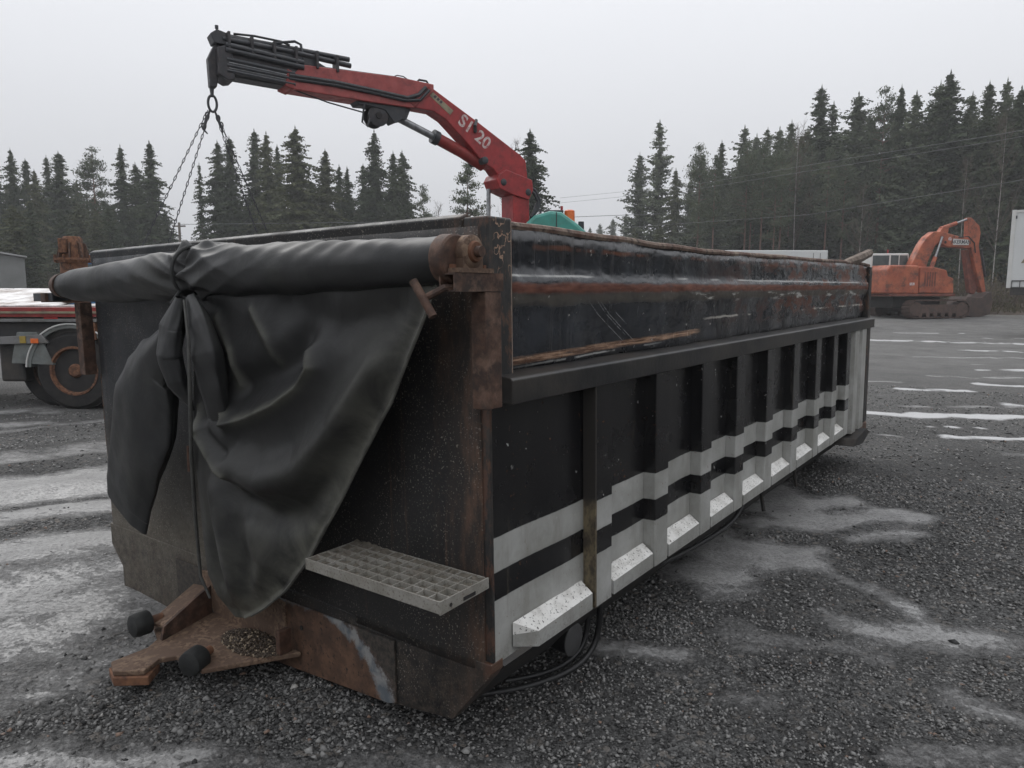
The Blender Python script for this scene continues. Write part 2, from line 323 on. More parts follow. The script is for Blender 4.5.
# ------------------------------------------------------------------ helpers
def link(name, me, m, parent=None):
    o = bpy.data.objects.new(name, me); col.objects.link(o)
    if m is not None and len(me.materials) == 0: me.materials.append(m)
    if parent is not None: o.parent = parent
    return o
def tag(o, label=None, cat=None, group=None, kind=None):
    if label: o['label'] = label
    if cat: o['category'] = cat
    if group: o['group'] = group
    if kind: o['kind'] = kind
    return o
def thing(name, label, cat, loc=(0, 0, 0), rz=0, group=None):
    o = bpy.data.objects.new(name, None); col.objects.link(o); o.location = loc; o.rotation_euler = (0, 0, rz)
    o.empty_display_size = .2
    return tag(o, label, cat, group)
def copy_tree(o, parent=None):
    c = o.copy(); col.objects.link(c)
    if parent is not None: c.parent = parent
    for ch in [k for k in o.children]: copy_tree(ch, c)
    return c
class MB:
    def __init__(s): s.v = []; s.f = []
    def add(s, vs, fs):
        n = len(s.v); s.v += [tuple(p) for p in vs]; s.f += [tuple(i+n for i in f) for f in fs]; return s
    def box(s, x0, x1, y0, y1, z0, z1):
        return s.add([(x, y, z) for x in (x0, x1) for y in (y0, y1) for z in (z0, z1)],
                     [(0, 1, 3, 2), (4, 6, 7, 5), (0, 4, 5, 1), (2, 3, 7, 6), (0, 2, 6, 4), (1, 5, 7, 3)])
    def prism(s, poly, lo, hi, axis=1):     # poly in the two other axes, extruded along axis
        def P(a, b, c):
            return {0: (c, a, b), 1: (a, c, b), 2: (a, b, c)}[axis]
        n = len(poly)
        vs = [P(a, b, lo) for a, b in poly] + [P(a, b, hi) for a, b in poly]
        return s.add(vs, [tuple(range(n))[::-1], tuple(range(n, 2*n))] + [(i, (i+1) % n, n+(i+1) % n, n+i) for i in range(n)])
    def tube(s, pts, r, n=8, cap=True):
        pts = [Vector(p) for p in pts]; rs = r if isinstance(r, (list, tuple)) else [r]*len(pts)
        up = None; rings = []
        for i, p in enumerate(pts):
            d = (pts[min(i+1, len(pts)-1)] - pts[max(i-1, 0)]).normalized()
            if up is None: up = Vector((0, 0, 1)) if abs(d.z) < .9 else Vector((1, 0, 0))
            a = d.cross(up).normalized(); b = a.cross(d).normalized(); up = b
            rings.append([p + (a*math.cos(2*math.pi*k/n) + b*math.sin(2*math.pi*k/n))*rs[i] for k in range(n)])
        vs = [v for rg in rings for v in rg]
        fs = [(i*n+k, i*n+(k+1) % n, (i+1)*n+(k+1) % n, (i+1)*n+k) for i in range(len(pts)-1) for k in range(n)]
        if cap: fs += [tuple(range(n))[::-1], tuple((len(pts)-1)*n+k for k in range(n))]
        return s.add(vs, fs)
    def lathe(s, prof, n=24, axis=1, c=(0, 0, 0), cap=True):      # prof: (pos along axis, radius)
        vs = []
        for a, r in prof:
            for k in range(n):
                u, w = r*math.cos(2*math.pi*k/n), r*math.sin(2*math.pi*k/n)
                p = {0: (a, u, w), 1: (u, a, w), 2: (u, w, a)}[axis]
                vs.append((p[0]+c[0], p[1]+c[1], p[2]+c[2]))
        fs = [(i*n+k, i*n+(k+1) % n, (i+1)*n+(k+1) % n, (i+1)*n+k) for i in range(len(prof)-1) for k in range(n)]
        if cap: fs += [tuple(range(n))[::-1], tuple((len(prof)-1)*n+k for k in range(n))]
        return s.add(vs, fs)
    def mesh(s, name, smooth=False):
        me = bpy.data.meshes.new(name); me.from_pydata(s.v, [], s.f)
        bm = bmesh.new(); bm.from_mesh(me); bmesh.ops.recalc_face_normals(bm, faces=bm.faces); bm.to_mesh(me); bm.free()
        if smooth:
            me.polygons.foreach_set('use_smooth', [True]*len(me.polygons))
            me.set_sharp_from_angle(angle=R(40))
        return me
    def build(s, name, m, parent=None, smooth=False, bevel=0):
        o = link(name, s.mesh(name, smooth), m, parent)
        if bevel:
            b = o.modifiers.new('bevel', 'BEVEL'); b.width = bevel; b.segments = 2; b.limit_method = 'ANGLE'
        return o
def text(name, body, size, mat_, parent, loc, rot, ext=.002):
    c = bpy.data.curves.new(name, 'FONT'); c.body = body; c.size = size; c.extrude = ext; c.offset = size*.02; c.align_x = 'CENTER'; c.align_y = 'CENTER'
    t = bpy.data.objects.new(name, c); col.objects.link(t)
    bpy.context.view_layer.update()
    me = bpy.data.meshes.new_from_object(t); bpy.data.objects.remove(t)
    o = link(name, me, mat_, parent); o.location = loc; o.rotation_euler = rot
    return o
def grid_mesh(name, P, smooth=True):       # P: (m,n,3)
    m_, n_ = P.shape[:2]
    idx = np.arange(m_*n_).reshape(m_, n_)
    f = np.stack([idx[:-1, :-1], idx[:-1, 1:], idx[1:, 1:], idx[1:, :-1]], -1).reshape(-1, 4)
    return np_mesh(name, P.reshape(-1, 3), f, smooth)
def np_mesh(name, V, F, smooth=False):
    me = bpy.data.meshes.new(name); k = F.shape[1]
    me.vertices.add(len(V)); me.vertices.foreach_set('co', np.asarray(V, dtype=np.float32).ravel())
    me.loops.add(len(F)*k); me.loops.foreach_set('vertex_index', np.asarray(F, dtype=np.int32).ravel())
    me.polygons.add(len(F)); me.polygons.foreach_set('loop_start', np.arange(len(F), dtype=np.int32)*k)
    if smooth: me.polygons.foreach_set('use_smooth', np.ones(len(F), dtype=bool))
    me.update(calc_edges=True); me.validate(); return me
def attr_f(me, name, arr):
    a = me.attributes.new(name, 'FLOAT', 'POINT'); a.data.foreach_set('value', np.asarray(arr, dtype=np.float32))

# ------------------------------------------------------------------ ground
def vnoise(x, y, seed=0):            # cheap vectorised value noise
    xi = np.floor(x).astype(np.int64); yi = np.floor(y).astype(np.int64); fx = x-xi; fy = y-yi
    fx = fx*fx*(3-2*fx); fy = fy*fy*(3-2*fy)
    def h(a, b):
        n = (a*374761393 + b*668265263 + seed*1442695041) & 0xffffffff
        n = ((n ^ (n >> 13))*1274126177) & 0xffffffff
        return ((n ^ (n >> 16)) & 0xffff)/65535.0
    return (h(xi, yi)*(1-fx)+h(xi+1, yi)*fx)*(1-fy) + (h(xi, yi+1)*(1-fx)+h(xi+1, yi+1)*fx)*fy
def fbm(x, y, o=4, seed=0):
    r = 0; a = .5
    for i in range(o): r = r + a*vnoise(x*2**i, y*2**i, seed+i*17); a *= .5
    return r/(1-.5**o)
ICE = [(-1.9, 2.08, -1.01, 2.17, 0.12, 0.7), (-1.0, 2.15, 0.02, 2.13, 0.1, 0.5), (-1.92, 2.31, -1.6, 2.59, 0.08, 0.35), (1.97, 5.5, 1.91, 4.67, 0.24, 0.75), (1.3, 4.36, 1.63, 4.0, 0.3, 0.85), (1.6, 4.56, 2.6, 4.72, 0.17, 0.9), (1.63, 3.94, 1.82, 3.52, 0.08, 0.6), (1.85, 3.59, 1.95, 2.99, 0.07, 0.6), (1.51, 3.18, 2.06, 2.99, 0.13, 0.65), (0.39, 2.9, 0.7, 2.86, 0.08, 0.7), (0.75, 2.9, 0.94, 2.59, 0.05, 0.35), (1.66, 2.52, 1.81, 2.4, 0.09, 0.6), (1.25, 2.17, 1.94, 2.23, 0.08, 0.55), (4.41, 8.82, 7.07, 8.6, 0.13, 1.0), (4.49, 7.4, 5.57, 7.24, 0.08, 1.0), (3.78, 7.5, 4.05, 7.45, 0.05, 0.7), (11.38, 22.95, 14.82, 21.16, 0.3, 1.0), (11.72, 18.95, 12.73, 18.0, 0.12, 0.9), (14.37, 26.92, 16.2, 26.27, 0.2, 0.8), (6.08, 11.12, 6.86, 10.9, 0.14, 0.9), (7.62, 11.73, 8.17, 11.36, 0.14, 0.9), (9.29, 14.03, 10.38, 13.67, 0.16, 0.9), (6.67, 9.62, 7.02, 9.36, 0.12, 0.8), (5.48, 10.57, 5.72, 10.47, 0.1, 0.5), (15.77, 23.96, 17.05, 23.44, 0.25, 0.8), (9.75, 15.22, 10.13, 15.0, 0.1, 0.7), (4.65, 7.96, 5.28, 7.9, 0.04, 0.8), (-6.8, 8.82, -5.83, 9.04, 0.2, 0.6), (-6.26, 7.96, -5.41, 8.2, 0.12, 0.6), (-4.65, 6.21, -4.02, 6.96, 0.05, 0.6), (0.36, 2.25, 1.36, 2.37, 0.05, 0.2), (3.22, 6.21, 3.68, 5.96, 0.04, 0.4), (1.2, 4.3, 1.1, 3.9, .28, .9), (1.7, 5.0, 2.4, 5.1, .16, .8), (2.1, 4.3, 2.5, 4.35, .1, .6), (0.55, 2.75, .95, 2.5, .14, .45), (1.0, 3.05, 1.5, 2.95, .12, .45), (4.6, 6.6, 5.4, 6.5, .08, .5), (5.2, 9.6, 6.8, 9.4, .1, .6), (7.5, 13.0, 9.0, 12.8, .12, .7), (5.5, 12.2, 6.5, 12.1, .12, .7), (9.5, 17.0, 12., 16.4, .15, .7)]
def ice_mask(x, y):
    m = np.zeros_like(x); sn = np.zeros_like(x)
    jit = (fbm(x*3, y*3, 4, 5)-.5)
    for x1, y1, x2, y2, w, s in ICE:
        dx, dy = x2-x1, y2-y1; L2 = dx*dx+dy*dy
        t = np.clip(((x-x1)*dx+(y-y1)*dy)/L2, 0, 1)
        d = np.hypot(x-x1-t*dx, y-y1-t*dy)
        ww = w*1.5; k = np.clip(1.15 - d/ww + jit*1.9*(min(1, w*8)), 0, 1)*s
        m = np.maximum(m, k)
        if s >= .8 and (x1 > 4): sn = np.maximum(sn, k)
        if s == 1.0: sn = np.maximum(sn, k)
    # long tyre-polished ice bands running up the left side
    q = y*.77 - x*.64 + (fbm(x*.9, y*.9, 3, 41)-.5)*.45
    b = np.interp(q, QS, QV)*np.clip((-.95 - x + .12*y*0)/.5 + (fbm(x*1.3, y*1.3, 3, 77)-.5), 0, 1)
    m = np.maximum(m, np.clip(b*(.8+.5*fbm(x*2, y*2, 3, 55)) + jit*.25*(b > .05), 0, 1))
    return m, sn
QS = [2.5, 2.62, 2.8, 3.0, 3.1, 3.2, 3.32, 3.5, 3.94, 4.5, 4.62, 4.75, 5.1, 5.22, 5.4, 5.5, 5.8, 5.95, 6.15, 6.65, 7.0, 7.2, 7.5, 7.8, 8.1, 8.4, 9.3, 9.6, 9.8, 10.3, 10.8, 12.5]
QV = [.7, .6, .0, .05, .45, .55, .40, .60, .62, .62, .45, .75, .75, .30, .2, .6, .6, .15, .85, .85, .6, .1, .1, .55, .45, .0, .0, .5, .0, .0, .35, .0]
def ground_z(x, y):
    d = np.hypot(x, y)
    z = (fbm(x*.7, y*.7, 3, 1)-.5)*.05*np.clip(d/4, .3, 1) + (fbm(x*3.1, y*3.1, 3, 3)-.5)*.03
    z = z + np.clip((y-30)/8, 0, 1)*.28 + np.clip((d-55)/60, 0, 1)*1.2
    # wheel ruts on the left
    u = (x*.80 - y*.60)*0 + (y*.80 - x*.60)
    z = z + np.where(x < -1.2, np.sin(u*7.0)*.013*np.clip((-x-1.2), 0, 1), 0)
    return z
def make_ground():
    th = np.concatenate([np.linspace(-math.pi, -1.0, 60, endpoint=False), np.linspace(-1.0, 1.0, 620, endpoint=False), np.linspace(1.0, math.pi, 61)])
    r = np.concatenate([[0.0], np.geomspace(.6, 1500, 560)])
    Rr, T = np.meshgrid(r, th, indexing='ij')
    x = Rr*np.sin(T); y = Rr*np.cos(T)
    m, sn = ice_mask(x, y)
    z = ground_z(x, y) + m*.006 + sn*.006 + (fbm(x*14, y*14, 3, 9)-.5)*.014*(1-m*.7)*np.clip(4/np.maximum(Rr, .1), 0, 1)
    z = np.where(Rr > 400, ground_z(x, y)*0 + 1.2, z)
    me = grid_mesh('ground', np.stack([x, y, z], -1)[:, ::-1])
    attr_f(me, 'ice', m[:, ::-1].ravel()); attr_f(me, 'snow', sn[:, ::-1].ravel())
    n = NT('gravel_yard', .8, 0, .3)
    g = n.vor(95, 'F1', 1); g2 = n.vor(38, 'F1', 1)
    gs = n.t.nodes.new('ShaderNodeSeparateColor'); n.L(g, gs.inputs[0])
    gs2 = n.t.nodes.new('ShaderNodeSeparateColor'); n.L(g2, gs2.inputs[0])
    c = n.mix(n.rmp(gs.outputs[0], .1, .95), (.010, .010, .010), (.13, .129, .126))  # dark end also stands for the shade in gaps between stones
    c = n.mix(n.rmp(gs2.outputs[1], .88, .94), c, (.15, .135, .12))
    c = n.mix(n.rmp(n.noise(.35, 6, .6), .42, .62), c, n.mix(.5, c, (.11, .109, .106)))
    c = n.mix(n.mul(n.rmp(n.noise(2.2, 5, .6), .45, .7), .45), c, (.030, .028, .027))
    c = n.mix(n.mul(n.rmp(n.noise(.9, 4, .6, loc=(4, 1, 0)), .46, .62), .55), c, (.022, .022, .022))
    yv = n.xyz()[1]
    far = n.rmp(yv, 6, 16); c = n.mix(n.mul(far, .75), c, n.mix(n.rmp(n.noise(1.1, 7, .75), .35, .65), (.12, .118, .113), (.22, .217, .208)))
    iv = n.mth('ADD', n.attr('ice')[2], n.mul(n.mth('SUBTRACT', n.noise(16, 8, .8), .5), .7))
    iv = n.mth('ADD', iv, n.mul(n.mth('SUBTRACT', n.noise(3.0, 7, .72, (1, 2.0, 1), dist=.25), .52), .75))
    im = n.mul(n.rmp(iv, .24, .62), n.rmp(n.noise(45, 4, .8), .25, .5, .75, 1))
    ic = n.mix(n.rmp(n.noise(5, 6, .7), .35, .65), (.20, .198, .194), (.31, .307, .30))
    ic = n.mix(n.mul(n.rmp(n.noise(60, 4, .7), .5, .7), .6), ic, (.07, .067, .063))
    c = n.mix(im, c, ic)
    sm = n.rmp(n.mth('ADD', n.attr('snow')[2], n.mul(n.mth('SUBTRACT', n.noise(5, 7, .8, (.5, 1.6, 1)), .5), .9)), .35, .6)
    c = n.mix(sm, c, (.48, .48, .48))
    d = n.t.nodes.new('ShaderNodeVectorMath'); d.operation = 'LENGTH'; n.L(n.tc.outputs['Object'], d.inputs[0])
    c = n.mix(n.rmp(d.outputs['Value'], 42, 55), c, n.mix(n.rmp(n.noise(.5, 6, .7), .4, .6), (.05, .042, .028), (.10, .085, .052)))
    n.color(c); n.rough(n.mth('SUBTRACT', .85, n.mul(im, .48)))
    h = n.mul(n.vor(95, 'F1', 0), -1); h2 = n.mul(n.vor(38, 'F1', 0), -1)
    inv = n.mth('SUBTRACT', 1, n.mul(im, .85))
    n.bump(n.mul(h2, inv), .9, .02, n.bump(n.mul(h, inv), .8, .012)); 
    g = link('ground', me, n.m); tag(g, kind='structure')
make_ground()

def stones():
    r = np.random.RandomState(3)
    zones = [(1.5, 3.4, 40000, .0045, .0105), (3.4, 6.5, 36000, .0065, .0135), (6.5, 13, 22000, .010, .018)]
    X = []; Y = []; S = []
    for r0, r1, N, s0, s1 in zones:
        rr = np.sqrt(r.uniform(r0*r0, r1*r1, N)); t = r.uniform(-.85, .85, N)
        x = rr*np.sin(t); y = rr*np.cos(t); m, sn = ice_mask(x, y)
        keep = r.rand(N) > np.clip(m*1.9, 0, .985)
        keep &= (fbm(x*2.3, y*2.3, 3, 31) + r.rand(N)*.5) > .42
        x, y = x[keep], y[keep]; X.append(x); Y.append(y); S.append(s0 + (s1-s0)*r.rand(len(x))**1.8)
    # a scatter of larger stones, mostly lower left
    K = 420; x = r.uniform(-1.9, -.2, K); y = r.uniform(2.1, 3.1, K); X.append(x); Y.append(y); S.append(r.uniform(.008, .017, K))
    K = 120; rr = r.uniform(2.2, 9, K); t = r.uniform(-.1, .8, K); X.append(rr*np.sin(t)); Y.append(rr*np.cos(t)); S.append(r.uniform(.012, .024, K))
    X, Y, S = map(np.concatenate, (X, Y, S)); N = len(X)
    Z = ground_z(X, Y) + S*.25
    base = np.array([(1, 0, 0), (0, 1, 0), (-1, 0, 0), (0, -1, 0), (0, 0, .8), (0, 0, -.8)], float)
    J = base[None] + r.uniform(-.38, .38, (N, 6, 3)); J *= r.uniform(.6, 1.15, (N, 1, 3)); J *= S[:, None, None]
    a = r.uniform(0, 6.28, N); ca, sa = np.cos(a), np.sin(a)
    V = np.stack([J[:, :, 0]*ca[:, None]-J[:, :, 1]*sa[:, None]+X[:, None], J[:, :, 0]*sa[:, None]+J[:, :, 1]*ca[:, None]+Y[:, None], J[:, :, 2]+Z[:, None]], -1)
    tri = np.array([(0, 1, 4), (1, 2, 4), (2, 3, 4), (3, 0, 4), (1, 0, 5), (2, 1, 5), (3, 2, 5), (0, 3, 5)])
    F = (np.arange(N)[:, None, None]*6 + tri[None]).reshape(-1, 3)
    me = np_mesh('gravel', V.reshape(-1, 3), F)
    tone = r.rand(N)*np.clip(.55+1.1*(fbm(X*.9, Y*.9, 4, 61)-.1), .4, 1); tone = np.where(r.rand(N) > .975, .97+.03*r.rand(N), tone*.97); attr_f(me, 'tone', np.repeat(tone, 6))
    n = NT('gravel_stones', .75, 0, .35); t = n.attr('tone')[2]
    c = n.mix(n.rmp(t, 0, .8), (.022, .022, .022), (.24, .236, .228)); c = n.mix(n.rmp(t, .975, .98), c, (.19, .13, .10)); c = n.mix(n.rmp(t, .99, .993), c, (.34, .33, .31))
    n.color(c)
    tag(link('loose_gravel', me, n.m), 'loose dark crushed gravel scattered over the yard', 'gravel', kind='stuff')
stones()

# ------------------------------------------------------------------ dump body
YAW, TILT, SLOPE = .641, .0114, .0053
U = Vector((math.sin(YAW), math.cos(YAW), 0)); Vv = Vector((-math.cos(YAW), math.sin(YAW), 0)); W = Vector((0, 0, 1))
u = U*math.cos(SLOPE)+W*math.sin(SLOPE); v = (Vv*math.cos(TILT)-W*math.sin(TILT)); w = u.cross(v).normalized(); v = w.cross(u)
BM = Matrix(((u.x, v.x, w.x, -.057), (u.y, v.y, w.y, 2.132), (u.z, v.z, w.z, .322), (0, 0, 0, 1)))
body = thing('dump_body', 'long black tipper body with silver stripes and ribbed side, set down on the gravel', 'dump body')
body.matrix_world = BM
L_, Wd, T_ = 5.42, 2.5, 1.4
NOSE = [(0, .6), (0, .0), (.02, -.03), (.166, -.209), (.45, -.25), (1.18, -.30), (2.03, -.345), (2.33, -.345), (2.40, -.28), (2.40, -.18), (2.46, -.12), (2.50, -.08), (2.5, .6)]
# front panel: slightly buckled plate
def front_panel():
    yy = np.linspace(.03, 2.47, 60); zz = np.linspace(.0, 1.37, 40)
    Y, Z = np.meshgrid(yy, zz, indexing='ij')
    X = (fbm(Y*2.2, Z*2.2, 3, 4)-.5)*.02
    P = np.stack([X, Y, Z], -1); me = grid_mesh('front_panel', P)
    o = link('front_panel', me, M['front'], body); s = o.modifiers.new('solid', 'SOLIDIFY'); s.thickness = .02; s.offset = 0
    MB().prism([(a, b) for a, b in NOSE[1:-1]] + [(2.5, .03), (0, .03)], -.012, .05, 0).build('nose_plate', M['front'], body, bevel=.004)
front_panel()
# underside chamfers and floor
mb = MB()
mb.prism([(.004, -.005), (.17, -.2), (.6, -.2), (2.0, -.2), (2.38, -.18), (2.495, -.005)], .06, L_-.1, 0)
mb.build('floor', M['dark'], body)
for y0 in (.62, 1.72):
    MB().box(.25, L_-.15, y0, y0+.14, -.335, -.2).build('skid_beam', M['dark'], body, bevel=.005)
# corner posts
def sag(s): return -.028*math.exp(-((s-1.9)/.9)**2) - .006*math.sin(s*2.3)
MB().prism([(0, -.003), (.120, -.003), (.120, .09), (.0, .09)], .86, 1.398, 2).build('corner_post', M['post'], body, bevel=.006)
MB().prism([(-.001, .0), (.012, -.0), (.012, .04), (-.001, .04)], 0.03, .859, 2).build('lower_post', M['post'], body, bevel=.003)
MB().box(0, .1, Wd-.09, Wd, 0, 1.39).build('corner_post', M['post'], body, bevel=.008)
MB().box(L_-.13, L_, -.02, .09, .0, .845).build('rear_post', M['post'], body, bevel=.008)
MB().box(L_-.10, L_, -.012, .09, .846, 1.37).build('rear_post', M['post'], body, bevel=.008)
MB().box(L_-.09, L_+.02, Wd-.09, Wd+.07, -.06, 1.38).build('rear_post', M['side'], body, bevel=.008)
# front rim
mb = MB(); mb.prism([(.0, 1.34), (-.006, 1.40), (.02, 1.412), (.05, 1.40), (.05, 1.34)], .09, 2.5, 1)
mb.build('front_rim', M['front'], body, bevel=.005)
# upper side panel with a pressed profile, rim rolled over at the top
def upper_panel(side):
    prof = [(.045, .925), (.035, .96), (.030, 1.05), (.028, 1.10), (.018, 1.14), (.008, 1.172), (.004, 1.20), (.006, 1.224), (.016, 1.234), (.02, 1.27), (.018, 1.33), (.016, 1.385)]
    ss = np.linspace(.12, L_-.08, 170); P = np.zeros((len(ss), len(prof), 3))
    for i, s in enumerate(ss):
        for j, (t, h) in enumerate(prof):
            d = (mnoise.noise(Vector((s*1.9, h*2, side*7)))*.022 + mnoise.noise(Vector((s*5, h*6, 3+side)))*.008)*min(1, s*1.5)
            k = (h-.925)/.45
            y = t + d*(1-max(0, k)**2*.85); P[i, j] = (s, y if side == 0 else Wd-y, h + sag(s)*k)
    me = grid_mesh('upper_side_panel', P if side else P[:, ::-1]); o = link('upper_side_panel', me, M['upper'], body)
    s_ = o.modifiers.new('solid', 'SOLIDIFY'); s_.thickness = .012; s_.offset = 0
    # rim
    mb = MB(); pts = []
    for s in np.linspace(.12, L_-.02, 90):
        y = .019 + mnoise.noise(Vector((s*2, 0, 5)))*.006; pts.append((s, y if side == 0 else Wd-y, 1.383+sag(s)+mnoise.noise(Vector((s*4, 1, 9)))*.004))
    mb.tube(pts, .014, 8); mb.build('side_rim', M['rim'], body, smooth=True)
upper_panel(0); upper_panel(1)
# rail between upper and lower side
RIBP = .05
MB().prism([(.045, .845), (-.06, .845), (-.06, .918), (-.052, .925), (.045, .934)], .036, L_-.06, 0).build('side_rail', simple('worn_black_rail_paint', (.010, .010, .011), (.024, .023, .022), .42, sc=6, dirt=.35), body, bevel=.004)
MB().box(.05, L_-.08, Wd-.04, Wd+.07, .80, .93).build('side_rail', M['side'], body, bevel=.004)
MB().box(.0, L_-.08, Wd-.02, Wd, .0, .8).build('left_side_panel', M['side'], body)
# ribs and recessed panels
RS = [.541, 1.033, 1.519, 1.971, 2.459, 2.975, 3.50, 3.979, 4.40]
RW = .118
def rib(s):
    mb = MB(); fl = .008      # flank slope
    prof = [(s-fl, 0.0), (s-.004, -RIBP+.004), (s, -RIBP), (s+RW, -RIBP), (s+RW+.004, -RIBP+.004), (s+RW+.02, 0.0), (s+RW, .03), (s, .03)]
    mb.prism(prof, .028, .8445, 2)
    o = mb.build('rib', M['side'], body)
    if s < .6: MB().prism([(s-.0105, -.004), (s-.0065, -RIBP-.002), (s+.004, -RIBP-.002), (s+.001, -.004)], .03, .843, 2).build('rib_edge', M['ribedge'], body)
for s in RS: rib(s)
MB().prism([(4.66, 0), (4.68, -RIBP), (4.82, -RIBP), (4.84, -.02), (4.92, -.02), (4.94, -RIBP), (5.10, -RIBP), (5.12, 0), (5.12, .03), (4.66, .03)], .0, .8445, 2).build('rear_frame', M['side'], body)
starts = [0.0] + [s+RW for s in RS]; ends = RS + [4.68]
for i, (a, b) in enumerate(zip(starts, ends)):
    n_ = 10; ss = np.linspace(a, b, n_); zz = np.linspace(.02, .8445, 14)
    P = np.zeros((n_, 14, 3))
    for p, s in enumerate(ss):
        for q, z in enumerate(zz):
            ed = min(1, (s-a)*9, (b-s)*9)
            P[p, q] = (s, .002 + mnoise.noise(Vector((s*3, z*3, i)))*.012*ed*(1 if i else .6), z)
    link('recessed_panel', grid_mesh('recessed_panel', P[:, ::-1]), M['side'], body)
    if i: MB().tube([(b-.001, .001, .03), (b-.001, .001, .842)], .0045, 5).build('weld_bead', M['side'], body)
    # white sloping ledge at the foot of each bay
    a2 = .10 if i == 0 else a+.004; b2 = b-.012
    if i == 9: continue
    lb = MB()
    sl_ = .075 if i == 0 else .012
    q = -RIBP+.001; lv = rng.uniform(-.006, .006); a2 += rng.uniform(0, .012); b2 -= rng.uniform(0, .012)
    lb.add([(a2, .0, .128+lv), (b2, .0, .128+lv*.3), (b2, q, .090), (a2+sl_, q, .082), (a2, .0, .085)], [(0, 1, 2, 3), (0, 3, 4)])
    lo = lb.build('ledge', M['ledge'], body)
    MB().add([(a2, 0, .0845), (a2+sl_, q, .0815), (b2, q, .0895), (b2, q, .029), (a2+sl_, q, .029), (a2, 0, .045)],
             [(0, 1, 4, 5), (1, 2, 3, 4)]).build('ledge_skirt', M['side'], lo)
# rear gate
MB().box(L_-.05, L_, .09, Wd-.09, -.05, 1.2).build('rear_gate', M['dark'], body)
MB().prism([(4.62, -.03), (5.0, .0), (5.16, -.05), (4.9, -.11), (4.55, -.08)], -.10, .10, 1).build('rear_bracket', M['dark'], body, bevel=.005)
MB().box(5.10, 5.38, -.03, .06, -.08, .0).build('rear_foot', M['rust_brown'], body, bevel=.01)
# drain spouts under the side
for s in (2.62, 3.3): MB().tube([(s, .02, -.02), (s, .0, -.14)], .012, 6).build('drain_pipe', M['dark'], body)

# front bracket that carries the tarp roller (both ends)
def bracket(y0, sgn):
    b = MB(); 
    y1 = y0 + sgn*.055
    ya, yb = min(y0, y1), max(y0, y1)
    br = MB()
    t = .005  # hollow square tube, open toward the front
    br.box(-.215, -.004, ya, yb, 1.18, 1.18+t); br.box(-.215, -.004, ya, yb, 1.23-t, 1.23)
    br.box(-.215, -.004, ya, ya+t, 1.18+t, 1.23-t); br.box(-.215, -.004, yb-t, yb, 1.18+t, 1.23-t)
    o = br.build('roller_bracket', M['rust_brown'], body)
    MB().box(-.085, -.013, ya+.002, yb+.004 if sgn < 0 else yb, .845, 1.179).build('upright', M['rust_brown'], o, bevel=.003)
    pb = MB(); yc = (ya+yb)/2
    pb.box(-.205, -.05, yc-.03, yc+.03, 1.2305, 1.243)
    pb.lathe([(yc-.026, .038), (yc-.020, .046), (yc+.020, .046), (yc+.026, .038)], 20, 1, (-.128, 0, 1.287))
    pb.box(-.170, -.086, yc-.02, yc+.02, 1.243, 1.275)
    p = pb.build('bearing', M['rust_pale'], o, smooth=True)
    MB().lathe([(yc-.034, .026), (yc-.0275, .030), (yc+.0275, .030), (yc+.034, .026)], 16, 1, (-.128, 0, 1.287)).build('bearing_ring', M['rust'], p, smooth=True)
    MB().lathe([(yc-.052, .015), (yc+.052, .015)], 14, 1, (-.128, 0, 1.287)).build('axle', M['rust_brown'], p, smooth=True)
    for xx in (-.192, -.064):
        MB().lathe([(1.243, .011), (1.253, .011)], 6, 2, (xx, yc, 0)).build('bolt', M['rust'], p)
    return o
bracket(-.062, 1)
lb_ = MB().box(-.215, -.004, 2.515, 2.565, 1.16, 1.205).build('roller_bracket', M['rust_brown'], body, bevel=.003)
MB().box(-.07, -.013, 2.50, 2.56, .80, 1.158).build('upright', M['rust_brown'], lb_, bevel=.003)
# handle bar welded beside the roll
MB().tube([(-.26, .045, 1.21), (-.255, -.02, 1.115)], .012, 10).build('crank_handle', M['rust_brown'], body, smooth=True)
MB().tube([(-.25, .01, 1.165), (-.22, -.03, 1.19), (-.17, -.035, 1.19)], .010, 8).build('crank_arm', M['rust_brown'], body, smooth=True)

